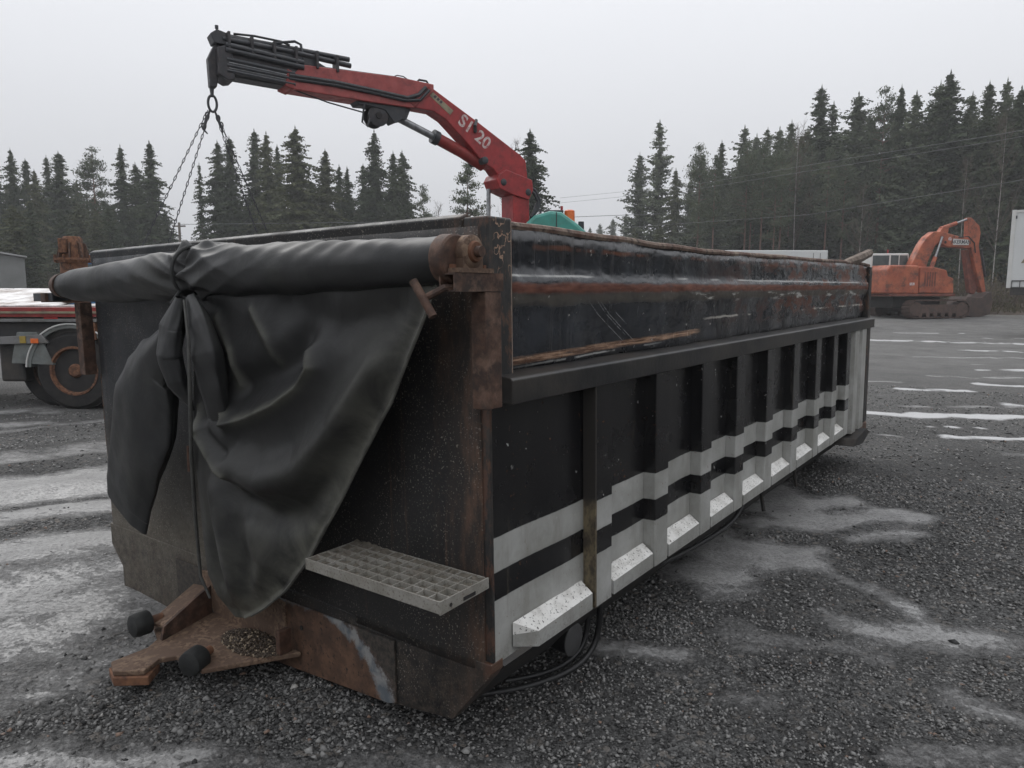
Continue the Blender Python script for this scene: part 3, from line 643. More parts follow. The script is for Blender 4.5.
# grating step
def step():
    h0 = .314; x0, x1 = -.235, -.015; y0, y1 = .005, .60; d = .036
    st = MB(); 
    st.box(x0, x0+.006, y0, y1, h0-d, h0+.001)
    st.box(x1-.004, x1, y0+.01, y1, h0-.03, h0)
    so = st.build('step_grating', M['grating'], body, bevel=.001)
    # right end plate; slot and bolt hole shade laid on as black pieces
    MB().add([(x0, y0-.004, h0+.001), (x1, y0-.004, h0+.001), (x1, y0-.004, h0-d*.9), (x0, y0-.004, h0-d-.003), (x0, y0+.001, h0+.001), (x1, y0+.001, h0+.001), (x1, y0+.001, h0-d*.9), (x0, y0+.001, h0-d-.003)],
             [(0, 1, 2, 3), (4, 7, 6, 5), (0, 4, 5, 1), (3, 2, 6, 7), (0, 3, 7, 4), (1, 5, 6, 2)]).build('end_plate', M['grating'], so)
    MB().box(x0+.10, x0+.155, y0-.0055, y0-.0045, h0-.030, h0-.019).build('slot', M['black'], so)
    MB().lathe([(y0-.0055, .006), (y0-.0045, .006)], 10, 1, (x0+.045, 0, h0-.022)).build('bolt_hole', M['black'], so)
    MB().box(x0, x1, y1-.005, y1, h0-d, h0).build('end_plate', M['grating'], so)
    for i in range(1, 12):
        y = y0 + (y1-y0)*i/12
        MB().box(x0+.006, x1-.005, y-.0022, y+.0022, h0-.022, h0-.001).build('cross_bar', M['grating'], so)
    for i in range(1, 5):
        x = x0 + (x1-x0)*i/5
        MB().box(x-.002, x+.002, y0, y1-.005, h0-.028, h0+.0012).build('bearing_bar', M['grating'], so)
    g = []
    r = np.random.RandomState(5)
    P = np.zeros((40, 90, 3)); xs = np.linspace(x0+.006, x1, 40); ys = np.linspace(y0, y1-.005, 90)
    X, Y = np.meshgrid(xs, ys, indexing='ij'); Z = h0-.015 + (fbm(X*60, Y*60, 3, 3)-.5)*.016 + np.clip((X-x1+.08)/.08, 0, 1)*.012 + np.clip((Y-y1+.3)/.3, 0, 1)*.008
    link('caked_grit', grid_mesh('caked_grit', np.stack([X, Y, Z], -1)), M['gratedirt'], so)
step()

# rusty nose plate, drawbar bracket with rubber buffers
MB().prism([(.42, -.01), (.42, -.238), (.46, -.249), (1.18, -.298), (1.85, -.335), (1.85, -.02)], -.022, -.0125, 0).build('reinforcing_plate', M['hplate'], body, bevel=.003)
MB().prism([(1.02, -.02), (1.02, -.24), (1.50, -.26), (1.62, -.02), (1.3, .03)], -.034, -.0225, 0).build('doubler_plate', M['rust_pale'], body, bevel=.003)
MB().lathe([(-.036, .014), (-.033, .014)], 14, 0, (0, 1.62, -.06)).build('plate_hole', M['black'], body)
MB().lathe([(-.0245, .010), (-.0215, .010)], 14, 0, (0, .93, -.10)).build('plate_hole', M['black'], body)
hb = MB().prism([(-.03, .93), (-.03, 1.73), (-.24, 1.66), (-.30, 1.50), (-.36, 1.46), (-.50, 1.46), (-.53, 1.38), (-.46, 1.29), (-.38, 1.33), (-.33, 1.30), (-.33, 1.12)], -.215, -.195, 2).build('hitch_plate', M['rust_pale'], body, bevel=.004)
MB().prism([(-.36, 1.46), (-.51, 1.46), (-.535, 1.37), (-.455, 1.27), (-.375, 1.34)], -.25, -.2155, 2).build('hitch_tongue', M['rust'], hb, bevel=.004)
# sloping cheek and triangular fin
MB().add([(-.035, 1.68, -.095), (-.035, 1.56, -.08), (-.27, 1.50, -.150), (-.28, 1.61, -.165), (-.035, 1.68, -.107), (-.035, 1.56, -.092), (-.27, 1.50, -.162), (-.28, 1.61, -.177)],
         [(0, 1, 2, 3), (7, 6, 5, 4), (0, 4, 5, 1), (1, 5, 6, 2), (2, 6, 7, 3), (3, 7, 4, 0)]).build('hitch_cheek', M['rust_pale'], hb, bevel=.002)
MB().add([(-.035, 1.555, -.07), (-.10, 1.535, -.085), (-.285, 1.485, -.145), (-.30, 1.478, -.194), (-.035, 1.555, -.194), (-.035, 1.54, -.07), (-.10, 1.52, -.085), (-.285, 1.47, -.145), (-.30, 1.463, -.194), (-.035, 1.54, -.194)],
         [(0, 1, 2, 3, 4), (9, 8, 7, 6, 5), (0, 5, 6, 1), (1, 6, 7, 2), (2, 7, 8, 3), (3, 8, 9, 4), (4, 9, 5, 0)]).build('hitch_fin', M['rust_brown'], hb)
for (x_, y_, z_) in ((-.325, 1.17, -.175), (-.315, 1.59, -.150)):
    d = Vector((-1, -.42 if y_ < 1.4 else .05, .02)).normalized(); p = Vector((x_, y_, z_))
    MB().tube([p-d*.03, p-d*.025, p+d*.02, p+d*.038, p+d*.043], [.044, .048, .048, .045, .036], 22).build('rubber_buffer', M['rubber'], hb, smooth=True)
    MB().tube([p-d*.085, p-d*.035], .018, 10).build('buffer_stud', M['rust'], hb, smooth=True)
MB().box(-.10, -.045, .965, .99, -.194, -.10).build('hitch_lug', M['rust_brown'], hb, bevel=.003)
# grit heaped on the hitch
def heap():
    r = np.random.RandomState(8); n_ = 1600; a = r.uniform(0, 6.28, n_); q = np.sqrt(r.rand(n_))
    X = -.10+np.cos(a)*q*.085; Y = 1.15+np.sin(a)*q*.17; Z = -.193+np.clip(1-q, 0, 1)*.055*r.rand(n_)**.4
    S = r.uniform(.003, .007, n_)
    base = np.array([(1, 0, 0), (0, 1, 0), (-1, 0, 0), (0, -1, 0), (0, 0, .8), (0, 0, -.8)], float)
    J = (base[None]+r.uniform(-.4, .4, (n_, 6, 3)))*S[:, None, None]
    V = J + np.stack([X, Y, Z], -1)[:, None]
    tri = np.array([(0, 1, 4), (1, 2, 4), (2, 3, 4), (3, 0, 4), (1, 0, 5), (2, 1, 5), (3, 2, 5), (0, 3, 5)])
    F = (np.arange(n_)[:, None, None]*6 + tri[None]).reshape(-1, 3)
    me = np_mesh('hitch_grit', V.reshape(-1, 3), F); me.transform(BM)
    t = r.rand(n_); attr_f(me, 'tone', np.repeat(t, 6))
    n = NT('brown_grit', .8); tt = n.attr('tone')[2]
    n.color(n.mix(n.rmp(tt, .8, .84), n.mix(tt, (.035, .026, .02), (.11, .08, .055)), (.3, .24, .17)))
    tag(link('hitch_grit', me, n.m), 'small heap of brown grit lying on the rusty hitch plate', 'grit', kind='stuff')
heap()
# timber end over the rear
lg = MB(); lg.tube([(4.5, .06, 1.37), (4.7, .04, 1.395), (4.95, .02, 1.425), (5.3, .0, 1.485)], [.010, .030, .040, .036], 7)
lo = lg.build('timber_piece', M['log'], None, smooth=False); lo.matrix_world = BM
tag(lo, 'split grey timber end sticking up over the far rim of the black dump body', 'timber')

# hoses under the side
def hose(pts, r, label):
    pts = [BM @ Vector(p) for p in pts]
    cu = bpy.data.curves.new('hose', 'CURVE'); cu.dimensions = '3D'; sp = cu.splines.new('NURBS'); sp.points.add(len(pts)-1)
    for q, p in zip(sp.points, pts): q.co = (*p, 1)
    sp.use_endpoint_u = True; sp.order_u = 4; cu.bevel_depth = r; cu.bevel_resolution = 3; cu.resolution_u = 10
    t = bpy.data.objects.new('t', cu); col.objects.link(t); bpy.context.view_layer.update()
    me = bpy.data.meshes.new_from_object(t); bpy.data.objects.remove(t)
    o = link('hydraulic_hose', me, M['hose']); tag(o, label, 'hose', 'black hoses under the body'); return o
hose([(.80, .08, .0), (.80, .08, -.10), (.815, .09, -.2), (.78, .10, -.28), (.66, .11, -.313), (.50, .16, -.316), (.36, .24, -.316), (.25, .34, -.31)], .013, 'thick black hose looping down to the ground below the first rib, outer loop')
hose([(.78, .13, .0), (.79, .13, -.12), (.79, .13, -.24), (.70, .14, -.30), (.56, .18, -.316), (.42, .28, -.31)], .011, 'thinner black hose curled just inside the larger loop beneath the first rib')
hose([(2.45, .06, -.02), (2.36, .05, -.12), (2.0, .06, -.13), (1.6, .08, -.12), (1.2, .14, -.12), (.95, .3, -.1)], .013, 'black hose sagging under the silver side beyond the first bays')
cv = thing('round_cover', 'small dark disc shaped drum hanging beneath the first bay of the body', 'drum'); cv.matrix_world = BM
MB().lathe([(.10, .05), (.105, .058), (.17, .058), (.175, .05)], 26, 1, (.63, 0, -.175)).build('shell', M['hose'], cv, smooth=True)
MB().lathe([(.096, .058), (.0995, .064), (.104, .064), (.107, .058)], 26, 1, (.63, 0, -.175)).build('ring', simple('dull_grey_ring', (.07, .07, .07), None, .5), cv, smooth=True)
MB().box(.61, .65, .11, .16, -.12, -.01).build('hanger', M['dark'], cv)
# ------------------------------------------------------------------ tarpaulin
tarp = thing('rolled_tarpaulin', 'black vinyl tarpaulin rolled on its tube, with a loose end strapped up and hanging down', 'tarpaulin'); tarp.matrix_world = BM
TK = 1.25
def roll():
    ty = np.concatenate([np.linspace(-.02, 1.0, 110), np.linspace(1.003, 1.5, 170), np.linspace(1.505, 2.44, 100)]); A_ = np.linspace(0, 2*math.pi, 97)
    P = np.zeros((len(ty), len(A_), 3))
    for i, t in enumerate(ty):
        k = abs(t-TK)
        r0 = float(np.interp(t, [-.02, .1, .5, .9, 1.1, 1.24, 1.38, 1.6, 2.0, 2.3, 2.44], [.063, .067, .080, .090, .094, .088, .094, .092, .082, .070, .05]))
        pin = -.022*math.exp(-(k/.022)**2)
        zc = float(np.interp(t, [-.02, 1.2, 2.44], [1.268, 1.262, 1.235]))-.004*math.sin(t*4)
        for j, a in enumerate(A_):
            aa = a % (2*math.pi)
            wr = math.exp(-k/.17)*(.016*(1-2*abs(math.sin(2.5*aa + 11*k*(1 if t < TK else -1)))) + .010*(1-2*abs(math.sin(4.5*aa-17*k+1))) + .003)
            wr += mnoise.noise(Vector((t*5, math.cos(aa)*1.2 + t*3.0, math.sin(aa)*1.2)))*.006
            wr += math.exp(-((t-.55)/.35)**2)*.0035*math.sin(t*60+aa*4)*max(0, math.sin(aa))
            # raised lifted folds on both sides of the strap
            wr += .030*math.exp(-((t-(TK-.075))/.030)**2)*max(0, math.cos(aa-1.75))**3
            wr += .022*math.exp(-((t-(TK+.055))/.030)**2)*max(0, math.cos(aa-1.4))**3
            r = r0 + pin + wr
            P[i, j] = (-.165 - r*math.cos(a)*1.0, t, zc + r*math.sin(a))
    me = grid_mesh('roll', P)
    o = link('roll', me, M['cloth'], tarp); return o
roll()
MB().lathe([(-.024, .058), (-.021, .066), (-.012, .0655)], 40, 1, (-.165, 0, 1.268)).build('roll_end', M['rust_pale'], tarp, smooth=True)
MB().lathe([(-.03, .062), (-.025, .067), (.012, .0685), (.016, .066)], 40, 1, (-.165, 0, 1.268)).build('end_collar', M['rust_brown'], tarp, smooth=True)
MB().lathe([(2.40, .060), (2.45, .055), (2.465, .045)], 30, 1, (-.165, 0, 1.237)).build('end_collar', M['rust_brown'], tarp, smooth=True)
MB().box(-.20, -.13, 2.47, 2.69, 1.165, 1.205).build('end_tube', M['crane_black'], tarp, bevel=.003)

Ledge = [(1.275, 1.185), (1.29, 1.014), (1.31, 0.783), (1.333, 0.545), (1.328, 0.305), (1.32, 0.074), (1.27, 0.0), (1.165, -.068)]
Redge = [(0.04, 1.20), (0.143, 1.017), (0.232, 0.859), (0.374, 0.666), (0.515, 0.471), (0.669, 0.276), (0.815, 0.129), (0.983, 0.007), (1.10, -0.06)]
RIDGES = [  # polyline, width, amplitude toward the viewer, sharp
 ([(0.96, 0.735), (0.85, 0.765), (0.70, 0.82), (0.58, 0.885), (0.525, 0.95), (0.545, 1.0)], .050, .060, 1),
 ([(0.93, 0.86), (0.80, 0.90), (0.66, 0.955), (.60, 1.03)], .060, -.050, 0),
 ([(1.10, 0.70), (0.97, 0.59), (0.80, 0.545), (0.60, 0.60), (0.42, 0.74), (.25, .93)], .075, .075, 0),
 ([(1.15, 0.53), (1.0, 0.45), (0.84, 0.41), (0.66, 0.44), (0.52, 0.56), (.42, .68)], .065, -.055, 0),
 ([(0.883, 1.129), (0.795, 1.029), (0.757, 0.957)], .022, .018, 1),
 ([(0.70, 1.15), (0.45, 1.08), (0.2, 1.12)], .06, -.03, 0),
 ([(1.16, 0.45), (1.11, 0.25), (1.08, 0.02)], .07, .030, 0),
 ([(1.26, 0.55), (1.235, 0.30), (1.20, 0.08)], .032, -.014, 0),
 ([(0.93, 0.36), (0.88, 0.22), (0.96, 0.04)], .05, .030, 0),
 ([(1.02, 0.35), (0.99, 0.2), (1.03, 0.03)], .035, -.012, 0),
 ([(1.15, 0.90), (1.06, 0.80), (0.96, 0.735)], .022, .032, 1),
 ([(1.17, 0.82), (1.08, 0.69), (0.98, 0.63)], .026, -.030, 0),
 ([(1.20, 0.78), (1.13, 0.68), (1.05, 0.60), (.95, .55)], .022, .034, 1),
 ([(1.24, 0.72), (1.17, 0.60), (1.08, 0.52), (.98, .48)], .024, .024, 1),
 ([(1.10, 1.10), (1.00, 0.98), (.97, .86)], .02, .020, 1),
]
def polyd(T, H, pl):
    d = np.full(T.shape, 9.0)
    for (a, b), (c, e) in zip(pl[:-1], pl[1:]):
        dx, dy = c-a, e-b; t = np.clip(((T-a)*dx+(H-b)*dy)/(dx*dx+dy*dy), 0, 1)
        d = np.minimum(d, np.hypot(T-a-t*dx, H-b-t*dy))
    return d
def resample(pl, n):
    pl = np.array(pl); s = np.r_[0, np.cumsum(np.hypot(*np.diff(pl, axis=0).T))]; q = np.linspace(0, s[-1], n)
    return np.stack([np.interp(q, s, pl[:, 0]), np.interp(q, s, pl[:, 1])], -1)
def sheet():
    n_, m_ = 240, 220
    Lp = resample(Ledge, n_); Rp = resample(Redge, n_)
    b = np.linspace(0, 1, m_)
    T = Lp[:, None, 0]*(1-b)+Rp[:, None, 0]*b; H = Lp[:, None, 1]*(1-b)+Rp[:, None, 1]*b
    a = np.linspace(0, 1, n_)[:, None]; dr0 = polyd(T, H, Redge)
    bulge = np.sin(np.pi*np.clip(a*1.05, 0, 1))**.8*np.sin(np.pi*np.clip(b*.92+.04, 0, 1))[None]**.7
    S = .180 + .050*bulge - .02*a - .02*np.exp(-dr0/.05)
    rid = np.zeros_like(T)
    dr = polyd(T, H, Redge); fe = np.clip(dr/.13, 0, 1); fe = fe*fe*(3-2*fe)
    for pl, wd, am, sh in RIDGES:
        # fade ends
        d = polyd(T, H, pl); g = np.exp(-(d/wd)) if sh else np.exp(-(d/wd)**2)
        S = S + am*g*fe
        if sh: rid = np.maximum(rid, np.clip(np.exp(-(d/.018)**2), 0, 1))
    S = S + (fbm(T*5+H*3, H*5, 3, 21)-.5)*.006 + (fbm(T*14, H*9, 2, 22)-.5)*.003
    # radiating pleats from the strap
    ang = np.arctan2(TK-T, 1.18-H+.001); rad = np.hypot(TK-T, 1.18-H)
    S = S + .010*np.exp(-rad/.22)*np.sin(ang*9)
    S = np.maximum(S, .06)
    dr = polyd(T, H, Redge)
    S = S + .012*np.exp(-(dr/.012)**2)           # hem at the free edge
    P = np.stack([-S, T, H], -1)
    me = grid_mesh('hanging_sheet', P[:, ::-1]); attr_f(me, 'edge', np.exp(-dr/.075)[:, ::-1].ravel()); attr_f(me, 'ridge', rid[:, ::-1].ravel())
    o = link('hanging_sheet', me, M['sheet'], tarp); hp = P[:, -1][::8]; MB().tube([tuple(p) for p in hp], .0055, 6).build('hem', M['hem'], tarp, smooth=True); s = o.modifiers.new('solid', 'SOLIDIFY'); s.thickness = .004
sheet()
def fold_tube(name, path, wid, dep, s0, seed, folds=3, amp=.16, closed=False, mat_='cloth'):
    """cloth gathered into a tube: path (t,h) centre line, wid half widths, dep half depths, s0 depth"""
    n_ = 90; pts = resample(path, n_); q = np.linspace(0, 1, n_)
    wv = np.interp(q, np.linspace(0, 1, len(wid)), wid); dv = np.interp(q, np.linspace(0, 1, len(dep)), dep); sv = np.interp(q, np.linspace(0, 1, len(s0)), s0)
    tg = np.gradient(pts, axis=0); tg /= np.linalg.norm(tg, axis=1)[:, None]; nn = np.stack([-tg[:, 1], tg[:, 0]], -1)
    A_ = np.linspace(0, 2*math.pi, 73); P = np.zeros((n_, 73, 3)); r = random.Random(seed); ph = [r.uniform(0, 6.28) for _ in range(4)]
    for i in range(n_):
        for j, a in enumerate(A_):
            f = 1 + amp*(1-1.8*abs(math.sin(folds*a*.5+ph[0]+q[i]*1.2))) + amp*.6*(1-1.8*abs(math.sin((folds*2+1)*a*.5+ph[1]-q[i]*2.5)))
            f += .10*mnoise.noise(Vector((math.cos(a)*1.6, math.sin(a)*1.6, q[i]*7+seed)))
            x, y = math.cos(a)*wv[i]*f, math.sin(a)*dv[i]*f
            c = pts[i]+nn[i]*x; P[i, j] = (-(sv[i]+y), c[0], c[1])
    if closed:
        for k in range(6):
            fr = math.sqrt(max(0, 1-((k+1)/6)**2)); i = n_-6+k; P[i] = P[i].mean(0)+(P[i]-P[i].mean(0))*(fr if k < 5 else .05)
    me = grid_mesh(name, P); return link(name, me, M[mat_], tarp)
fold_tube('folded_sleeve', [(1.24, 1.165), (1.30, 1.06), (1.345, 1.0), (1.455, 0.91), (1.52, 0.81), (1.62, 0.649), (1.745, 0.471), (1.86, 0.32), (1.90, 0.245)],
          [.04, .06, .10, .19, .225, .195, .18, .175, .17], [.02, .035, .045, .055, .06, .06, .055, .045, .03], [.24, .25, .25, .245, .24, .235, .22, .21, .20], 3, 2, .07)
fold_tube('folded_tongue', [(1.225, 1.175), (1.255, 1.06), (1.26, .95), (1.23, .84), (1.20, .76)], [.02, .06, .075, .055, .004], [.02, .03, .035, .028, .004], [.255, .285, .295, .285, .25], 5, 2, .08)
fold_tube('folded_column', [(1.17, 1.175), (1.10, 1.08), (1.065, 0.95), (1.06, 0.83), (1.06, 0.72), (1.00, 0.64)], [.02, .05, .075, .075, .06, .006], [.018, .035, .05, .045, .03, .004], [.25, .265, .262, .25, .235, .22], 12, 2, .12)
# strap over the roll and seam rope
sp = []
for k in range(15):
    a = math.pi*1.02 - k/14*math.pi*1.25
    sp.append((-.165+math.cos(a)*-0.0 - .100*math.cos(a-math.pi)*-1 if False else -.165 + .098*math.cos(a), 1.232+.006*math.sin(k), 1.265+.098*math.sin(a)))
sp = [(-.165-.099*math.cos(b_), 1.262, 1.265+.099*math.sin(b_)) for b_ in np.linspace(-.75, 2.1, 14)]
sp = [(-.27, 1.27, 1.150)] + sp
MB().tube(sp, .007, 8).build('strap', M['rubber'], tarp, smooth=True)
MB().tube([(-.275, 1.17, 1.165), (-.318, 1.08, 1.03), (-.322, 1.09, 0.81), (-.29, 1.165, 0.59), (-.235, 1.265, .335), (-.205, 1.31, .08), (-.20, 1.26, .0)], [.004, .006, .007, .007, .007, .006, .005], 8).build('edge_rope', simple('faded_edge_rope', (.06, .06, .055), (.035, .035, .033), .8, sc=30), tarp, smooth=True)
MB().tube([(-.20, 1.34, .60), (-.20, 1.345, .50)], .010, 8).build('toggle', M['rust_brown'], tarp, smooth=True)

# ------------------------------------------------------------------ loader crane
CB = Vector((-.113, 12.0, 0)); ang = math.atan2(-.56699, -.82372)
crane = thing('loader_crane', 'red truck mounted loader crane with black telescopic boom reaching left over the dump body', 'crane', CB, ang)
def cprism(name, poly, y0, y1, m, par=crane, bevel=.012): return MB().prism(poly, y0, y1, 1).build(name, m, par, bevel=bevel)
MB().box(-.25, .30, -.35, .35, .76, 1.25).build('base_frame', M['red'], crane, bevel=.02)
cprism('column', [(-.06, 1.25), (-.38, 1.25), (-.36, 3.08), (-.04, 3.08)], -.17, .17, M['red'])
cprism('knuckle', [(.29, 3.25), (.23, 3.12), (-.02, 3.04), (-.34, 2.98), (-.42, 3.14), (-.40, 3.30), (.10, 3.42), (.24, 3.34)], -.20, .20, M['red'])
mbm = cprism('main_boom', [(-.04, 3.10), (-.38, 3.12), (-.32, 3.60), (-.22, 3.68), (.6, 4.10), (1.37, 4.475), (1.52, 4.48), (1.78, 4.28), (1.78, 4.16), (1.35, 4.15), (1.15, 4.06), (.73, 3.72), (.50, 3.50), (.30, 3.42), (.18, 3.28)], -.13, .13, M['red'])
for p in ((.16, 3.22), (-.32, 3.10), (.50, 3.52)):
    MB().lathe([(-.205, .045), (-.20, .055), (.205, .055), (.212, .045)], 16, 1, (p[0], 0, p[1])).build('pivot_pin', M['crane_black'], crane, smooth=True)
MB().tube([(.25, -.10, 3.14), (.27, -.10, 1.3)], .035, 10).build('slewing_strut', M['chrome'], crane, smooth=True)
# outer boom (paler red), sits beyond the joint
cprism('outer_boom', [(3.30, 4.47), (1.94, 4.535), (1.36, 4.52), (1.36, 4.42), (1.70, 4.14), (2.36, 4.13), (3.52, 4.14), (3.55, 4.22)], -.16, .16, M['pinkred'])
MB().prism([(1.40, 4.44), (1.70, 4.175), (1.745, 4.205), (1.45, 4.475)], .161, .172, 1).build('joint_plate', M['red_dusty'], crane)
MB().tube([(3.5, .165, 4.30), (2.9, .175, 4.31), (2.3, .175, 4.285), (1.8, .175, 4.26), (1.62, .175, 4.33), (1.50, .175, 4.45)], .030, 8).build('hydraulic_hose', M['crane_dark'], crane, smooth=True)
MB().tube([(3.5, .165, 4.26), (2.9, .175, 4.27), (2.3, .175, 4.25), (1.85, .175, 4.22), (1.60, .175, 4.26), (1.45, .175, 4.42)], .022, 8).build('hydraulic_hose', M['crane_black'], crane, smooth=True)
cprism('boom_top_rail', [(1.42, 4.522), (1.95, 4.538), (3.3, 4.475), (3.3, 4.50), (1.95, 4.56), (1.42, 4.545)], -.08, .08, M['crane_dark'], bevel=.003)
# telescopic stack: nested sections, each a step smaller, protruding left
cprism('extension_section', [(4.30, 4.68), (3.30, 4.64), (2.95, 4.50), (3.40, 4.17), (4.28, 4.185)], -.13, .11, M['crane_black'])
cprism('extension_section', [(4.36, 4.47), (3.0, 4.42), (3.2, 4.27), (4.36, 4.26)], -.15, .15, M['crane_dark'])
cprism('extension_head', [(4.37, 4.50), (4.20, 4.56), (4.18, 4.14), (4.26, 4.12), (4.38, 4.18)], -.17, .17, M['crane_dark'])
cprism('section_collar', [(3.56, 4.16), (3.44, 4.13), (3.40, 4.34), (3.52, 4.38)], -.175, .175, M['red_dusty'])
for z0, y_, r_ in ((4.37, .15, .030), (4.30, .155, .026), (4.235, .15, .030)):
    MB().tube([(4.27, y_, z0), (3.42, y_, z0-.035)], r_, 8).build('extension_cylinder', M['crane_black'], crane, smooth=True)
MB().tube([(4.25, .165, 4.335), (3.5, .165, 4.30)], .008, 6).build('cylinder_rod', M['chrome'], crane, smooth=True)
MB().tube([(4.25, .165, 4.27), (3.5, .165, 4.24)], .008, 6).build('cylinder_rod', M['chrome'], crane, smooth=True)
MB().tube([(4.15, .06, 4.72), (3.9, .08, 4.735), (3.55, .08, 4.73), (3.45, .09, 4.70)], .014, 6).build('hydraulic_hose', M['hose'], crane, smooth=True)
for k in range(6): MB().box(4.22-k*.28, 4.25-k*.28, .02, .19, 4.45, 4.70-k*.008).build('hose_clip', M['crane_dark'], crane)
for z0, y_ in ((4.655, .05), (4.60, .10), (4.54, .16), (4.48, .165)):
    MB().tube([(4.30, y_, z0+.02), (3.5, y_, z0+.02), (2.62, y_, z0+.02-(.04 if z0 < 4.62 else 0))] if z0 > 4.59 else [(4.28, y_, z0-.0), (3.3, y_, z0-.05)], .034, 10).build('extension_cylinder', M['crane_black'], crane, smooth=True)
MB().tube([(4.25, .13, 4.52), (3.4, .13, 4.46)], .012, 6).build('cylinder_rod', M['chrome'], crane, smooth=True)
MB().tube([(4.25, .135, 4.40), (3.5, .135, 4.36)], .012, 6).build('cylinder_rod', M['chrome'], crane, smooth=True)
MB().tube([(3.62, .08, 4.70), (3.52, .08, 4.73), (3.38, .08, 4.765), (3.30, .08, 4.74), (3.28, .1, 4.55)], .018, 8).build('hose_loop', M['crane_black'], crane, smooth=True)
cprism('end_bracket', [(4.44, 4.66), (4.36, 4.72), (4.22, 4.69), (4.2, 4.55), (4.40, 4.56)], -.09, .12, M['crane_black'], bevel=.006)
MB().tube([(4.335, 0, 4.70), (4.335, 0, 4.78)], .014, 8).build('end_pin', M['crane_black'], crane, smooth=True)
MB().lathe([(4.76, .022), (4.80, .022)], 10, 2, (4.335, 0, 0)).build('pin_head', M['crane_black'], crane)
cprism('boom_tip', [(4.47, 4.38), (4.40, 4.53), (4.24, 4.64), (4.22, 4.20), (4.34, 4.20), (4.38, 4.04), (4.46, 4.04)], -.06, .06, M['crane_dark'])
cprism('tip_hanger', [(4.455, 4.06), (4.405, 4.06), (4.415, 3.93), (4.445, 3.93)], -.025, .025, M['crane_black'], bevel=.004)
# winch under the outer boom
wn = MB().lathe([(-.11, .10), (-.10, .15), (-.08, .15), (-.075, .10), (.075, .10), (.08, .15), (.10, .15), (.11, .10)], 24, 1, (2.22, 0, 3.98)).build('winch_drum', M['crane_dark'], crane, smooth=True)
MB().lathe([(.11, .05), (.125, .045)], 14, 1, (2.22, 0, 3.98)).build('winch_hub', M['black'], wn, smooth=True)
cprism('winch_frame', [(2.56, 4.13), (1.80, 4.15), (1.84, 3.98), (1.98, 3.90), (2.12, 4.06), (2.40, 4.09), (2.52, 4.08)], -.12, .12, M['crane_black'], bevel=.01)
MB().tube([(2.44, .12, 4.10), (2.48, .12, 3.85), (2.40, .12, 3.80), (2.36, .12, 3.92)], .014, 6).build('winch_guard', M['crane_black'], crane, smooth=True)
MB().tube([(3.44, .1, 4.15), (2.95, .1, 4.05), (2.46, .1, 3.99)], .010, 6).build('winch_rope', M['crane_black'], crane, smooth=True)
# boom cylinder
MB().tube([(1.92, 0, 4.02), (1.25, 0, 3.80)], .052, 14).build('cylinder_rod', M['chrome'], crane, smooth=True)
MB().tube([(1.31, 0, 3.82), (1.22, 0, 3.79)], .105, 16).build('cylinder_gland', M['crane_black'], crane, smooth=True)
MB().tube([(1.22, 0, 3.79), (.80, 0, 3.64), (.42, 0, 3.47)], .088, 16).build('cylinder_barrel', M['red_dusty'], crane, smooth=True)
cprism('linkage', [(1.88, 4.15), (1.70, 4.16), (1.78, 3.98), (1.92, 3.94), (2.02, 4.04)], -.10, .10, M['crane_black'], bevel=.01)
MB().tube([(-.36, .1, 3.22), (-.52, .1, 3.16), (-.62, .1, 3.0), (-.58, .1, 2.85), (-.45, .1, 2.72), (-.40, .1, 2.4)], .032, 8).build('hose_bundle', M['crane_black'], crane, smooth=True)
MB().tube([(-.36, .14, 3.18), (-.48, .14, 3.10), (-.55, .14, 2.98), (-.50, .14, 2.84), (-.42, .14, 2.72)], .026, 8).build('hose_bundle', M['crane_black'], crane, smooth=True)
MB().tube([(1.62, .06, 4.50), (1.56, .08, 4.57), (1.44, .08, 4.57), (1.36, .06, 4.48)], .016, 6).build('hose_loop', M['crane_black'], crane, smooth=True)
MB().box(1.44, 1.62, -.08, .08, 4.50, 4.545).build('valve_block', M['crane_black'], crane, bevel=.006)
MB().tube([(1.98, .05, 4.54), (1.90, .05, 4.585), (1.80, .05, 4.585), (1.70, .05, 4.54)], .008, 6).build('lifting_eye', M['crane_black'], crane, smooth=True)
# prints on the boom: it faces the viewer with +y; direction along boom
bs = math.atan2(4.475-3.68, 1.37+.22)
def on_boom(bodyt, size, x, z, m, rot=0):
    return text('lettering', bodyt, size, m, crane, (x, .1325, z), (math.pi/2, rot, math.pi), .001)
on_boom('S1', .27, .80, 4.03, M['print'], bs+.12); on_boom('20', .27, .50, 3.83, M['print'], bs+.12)
MB().tube([(.64, .135, 3.93), (.66, .16, 4.02), (.60, .1, 4.12)], .028, 8).build('hose_clamp', M['crane_dark'], crane)
MB().prism([(1.02, 4.20), (1.08, 4.13), (1.42, 4.36), (1.37, 4.42)], .131, .134, 1).build('faded_sticker', M['yellowgrey'], crane)
for k in range(3):
    MB().prism([(1.30-k*.05, 4.36-k*.03), (1.33-k*.05, 4.33-k*.03), (1.36-k*.05, 4.35-k*.03), (1.33-k*.05, 4.38-k*.03)], .1342, .136, 1).build('sticker_letter', M['printdark'], crane)

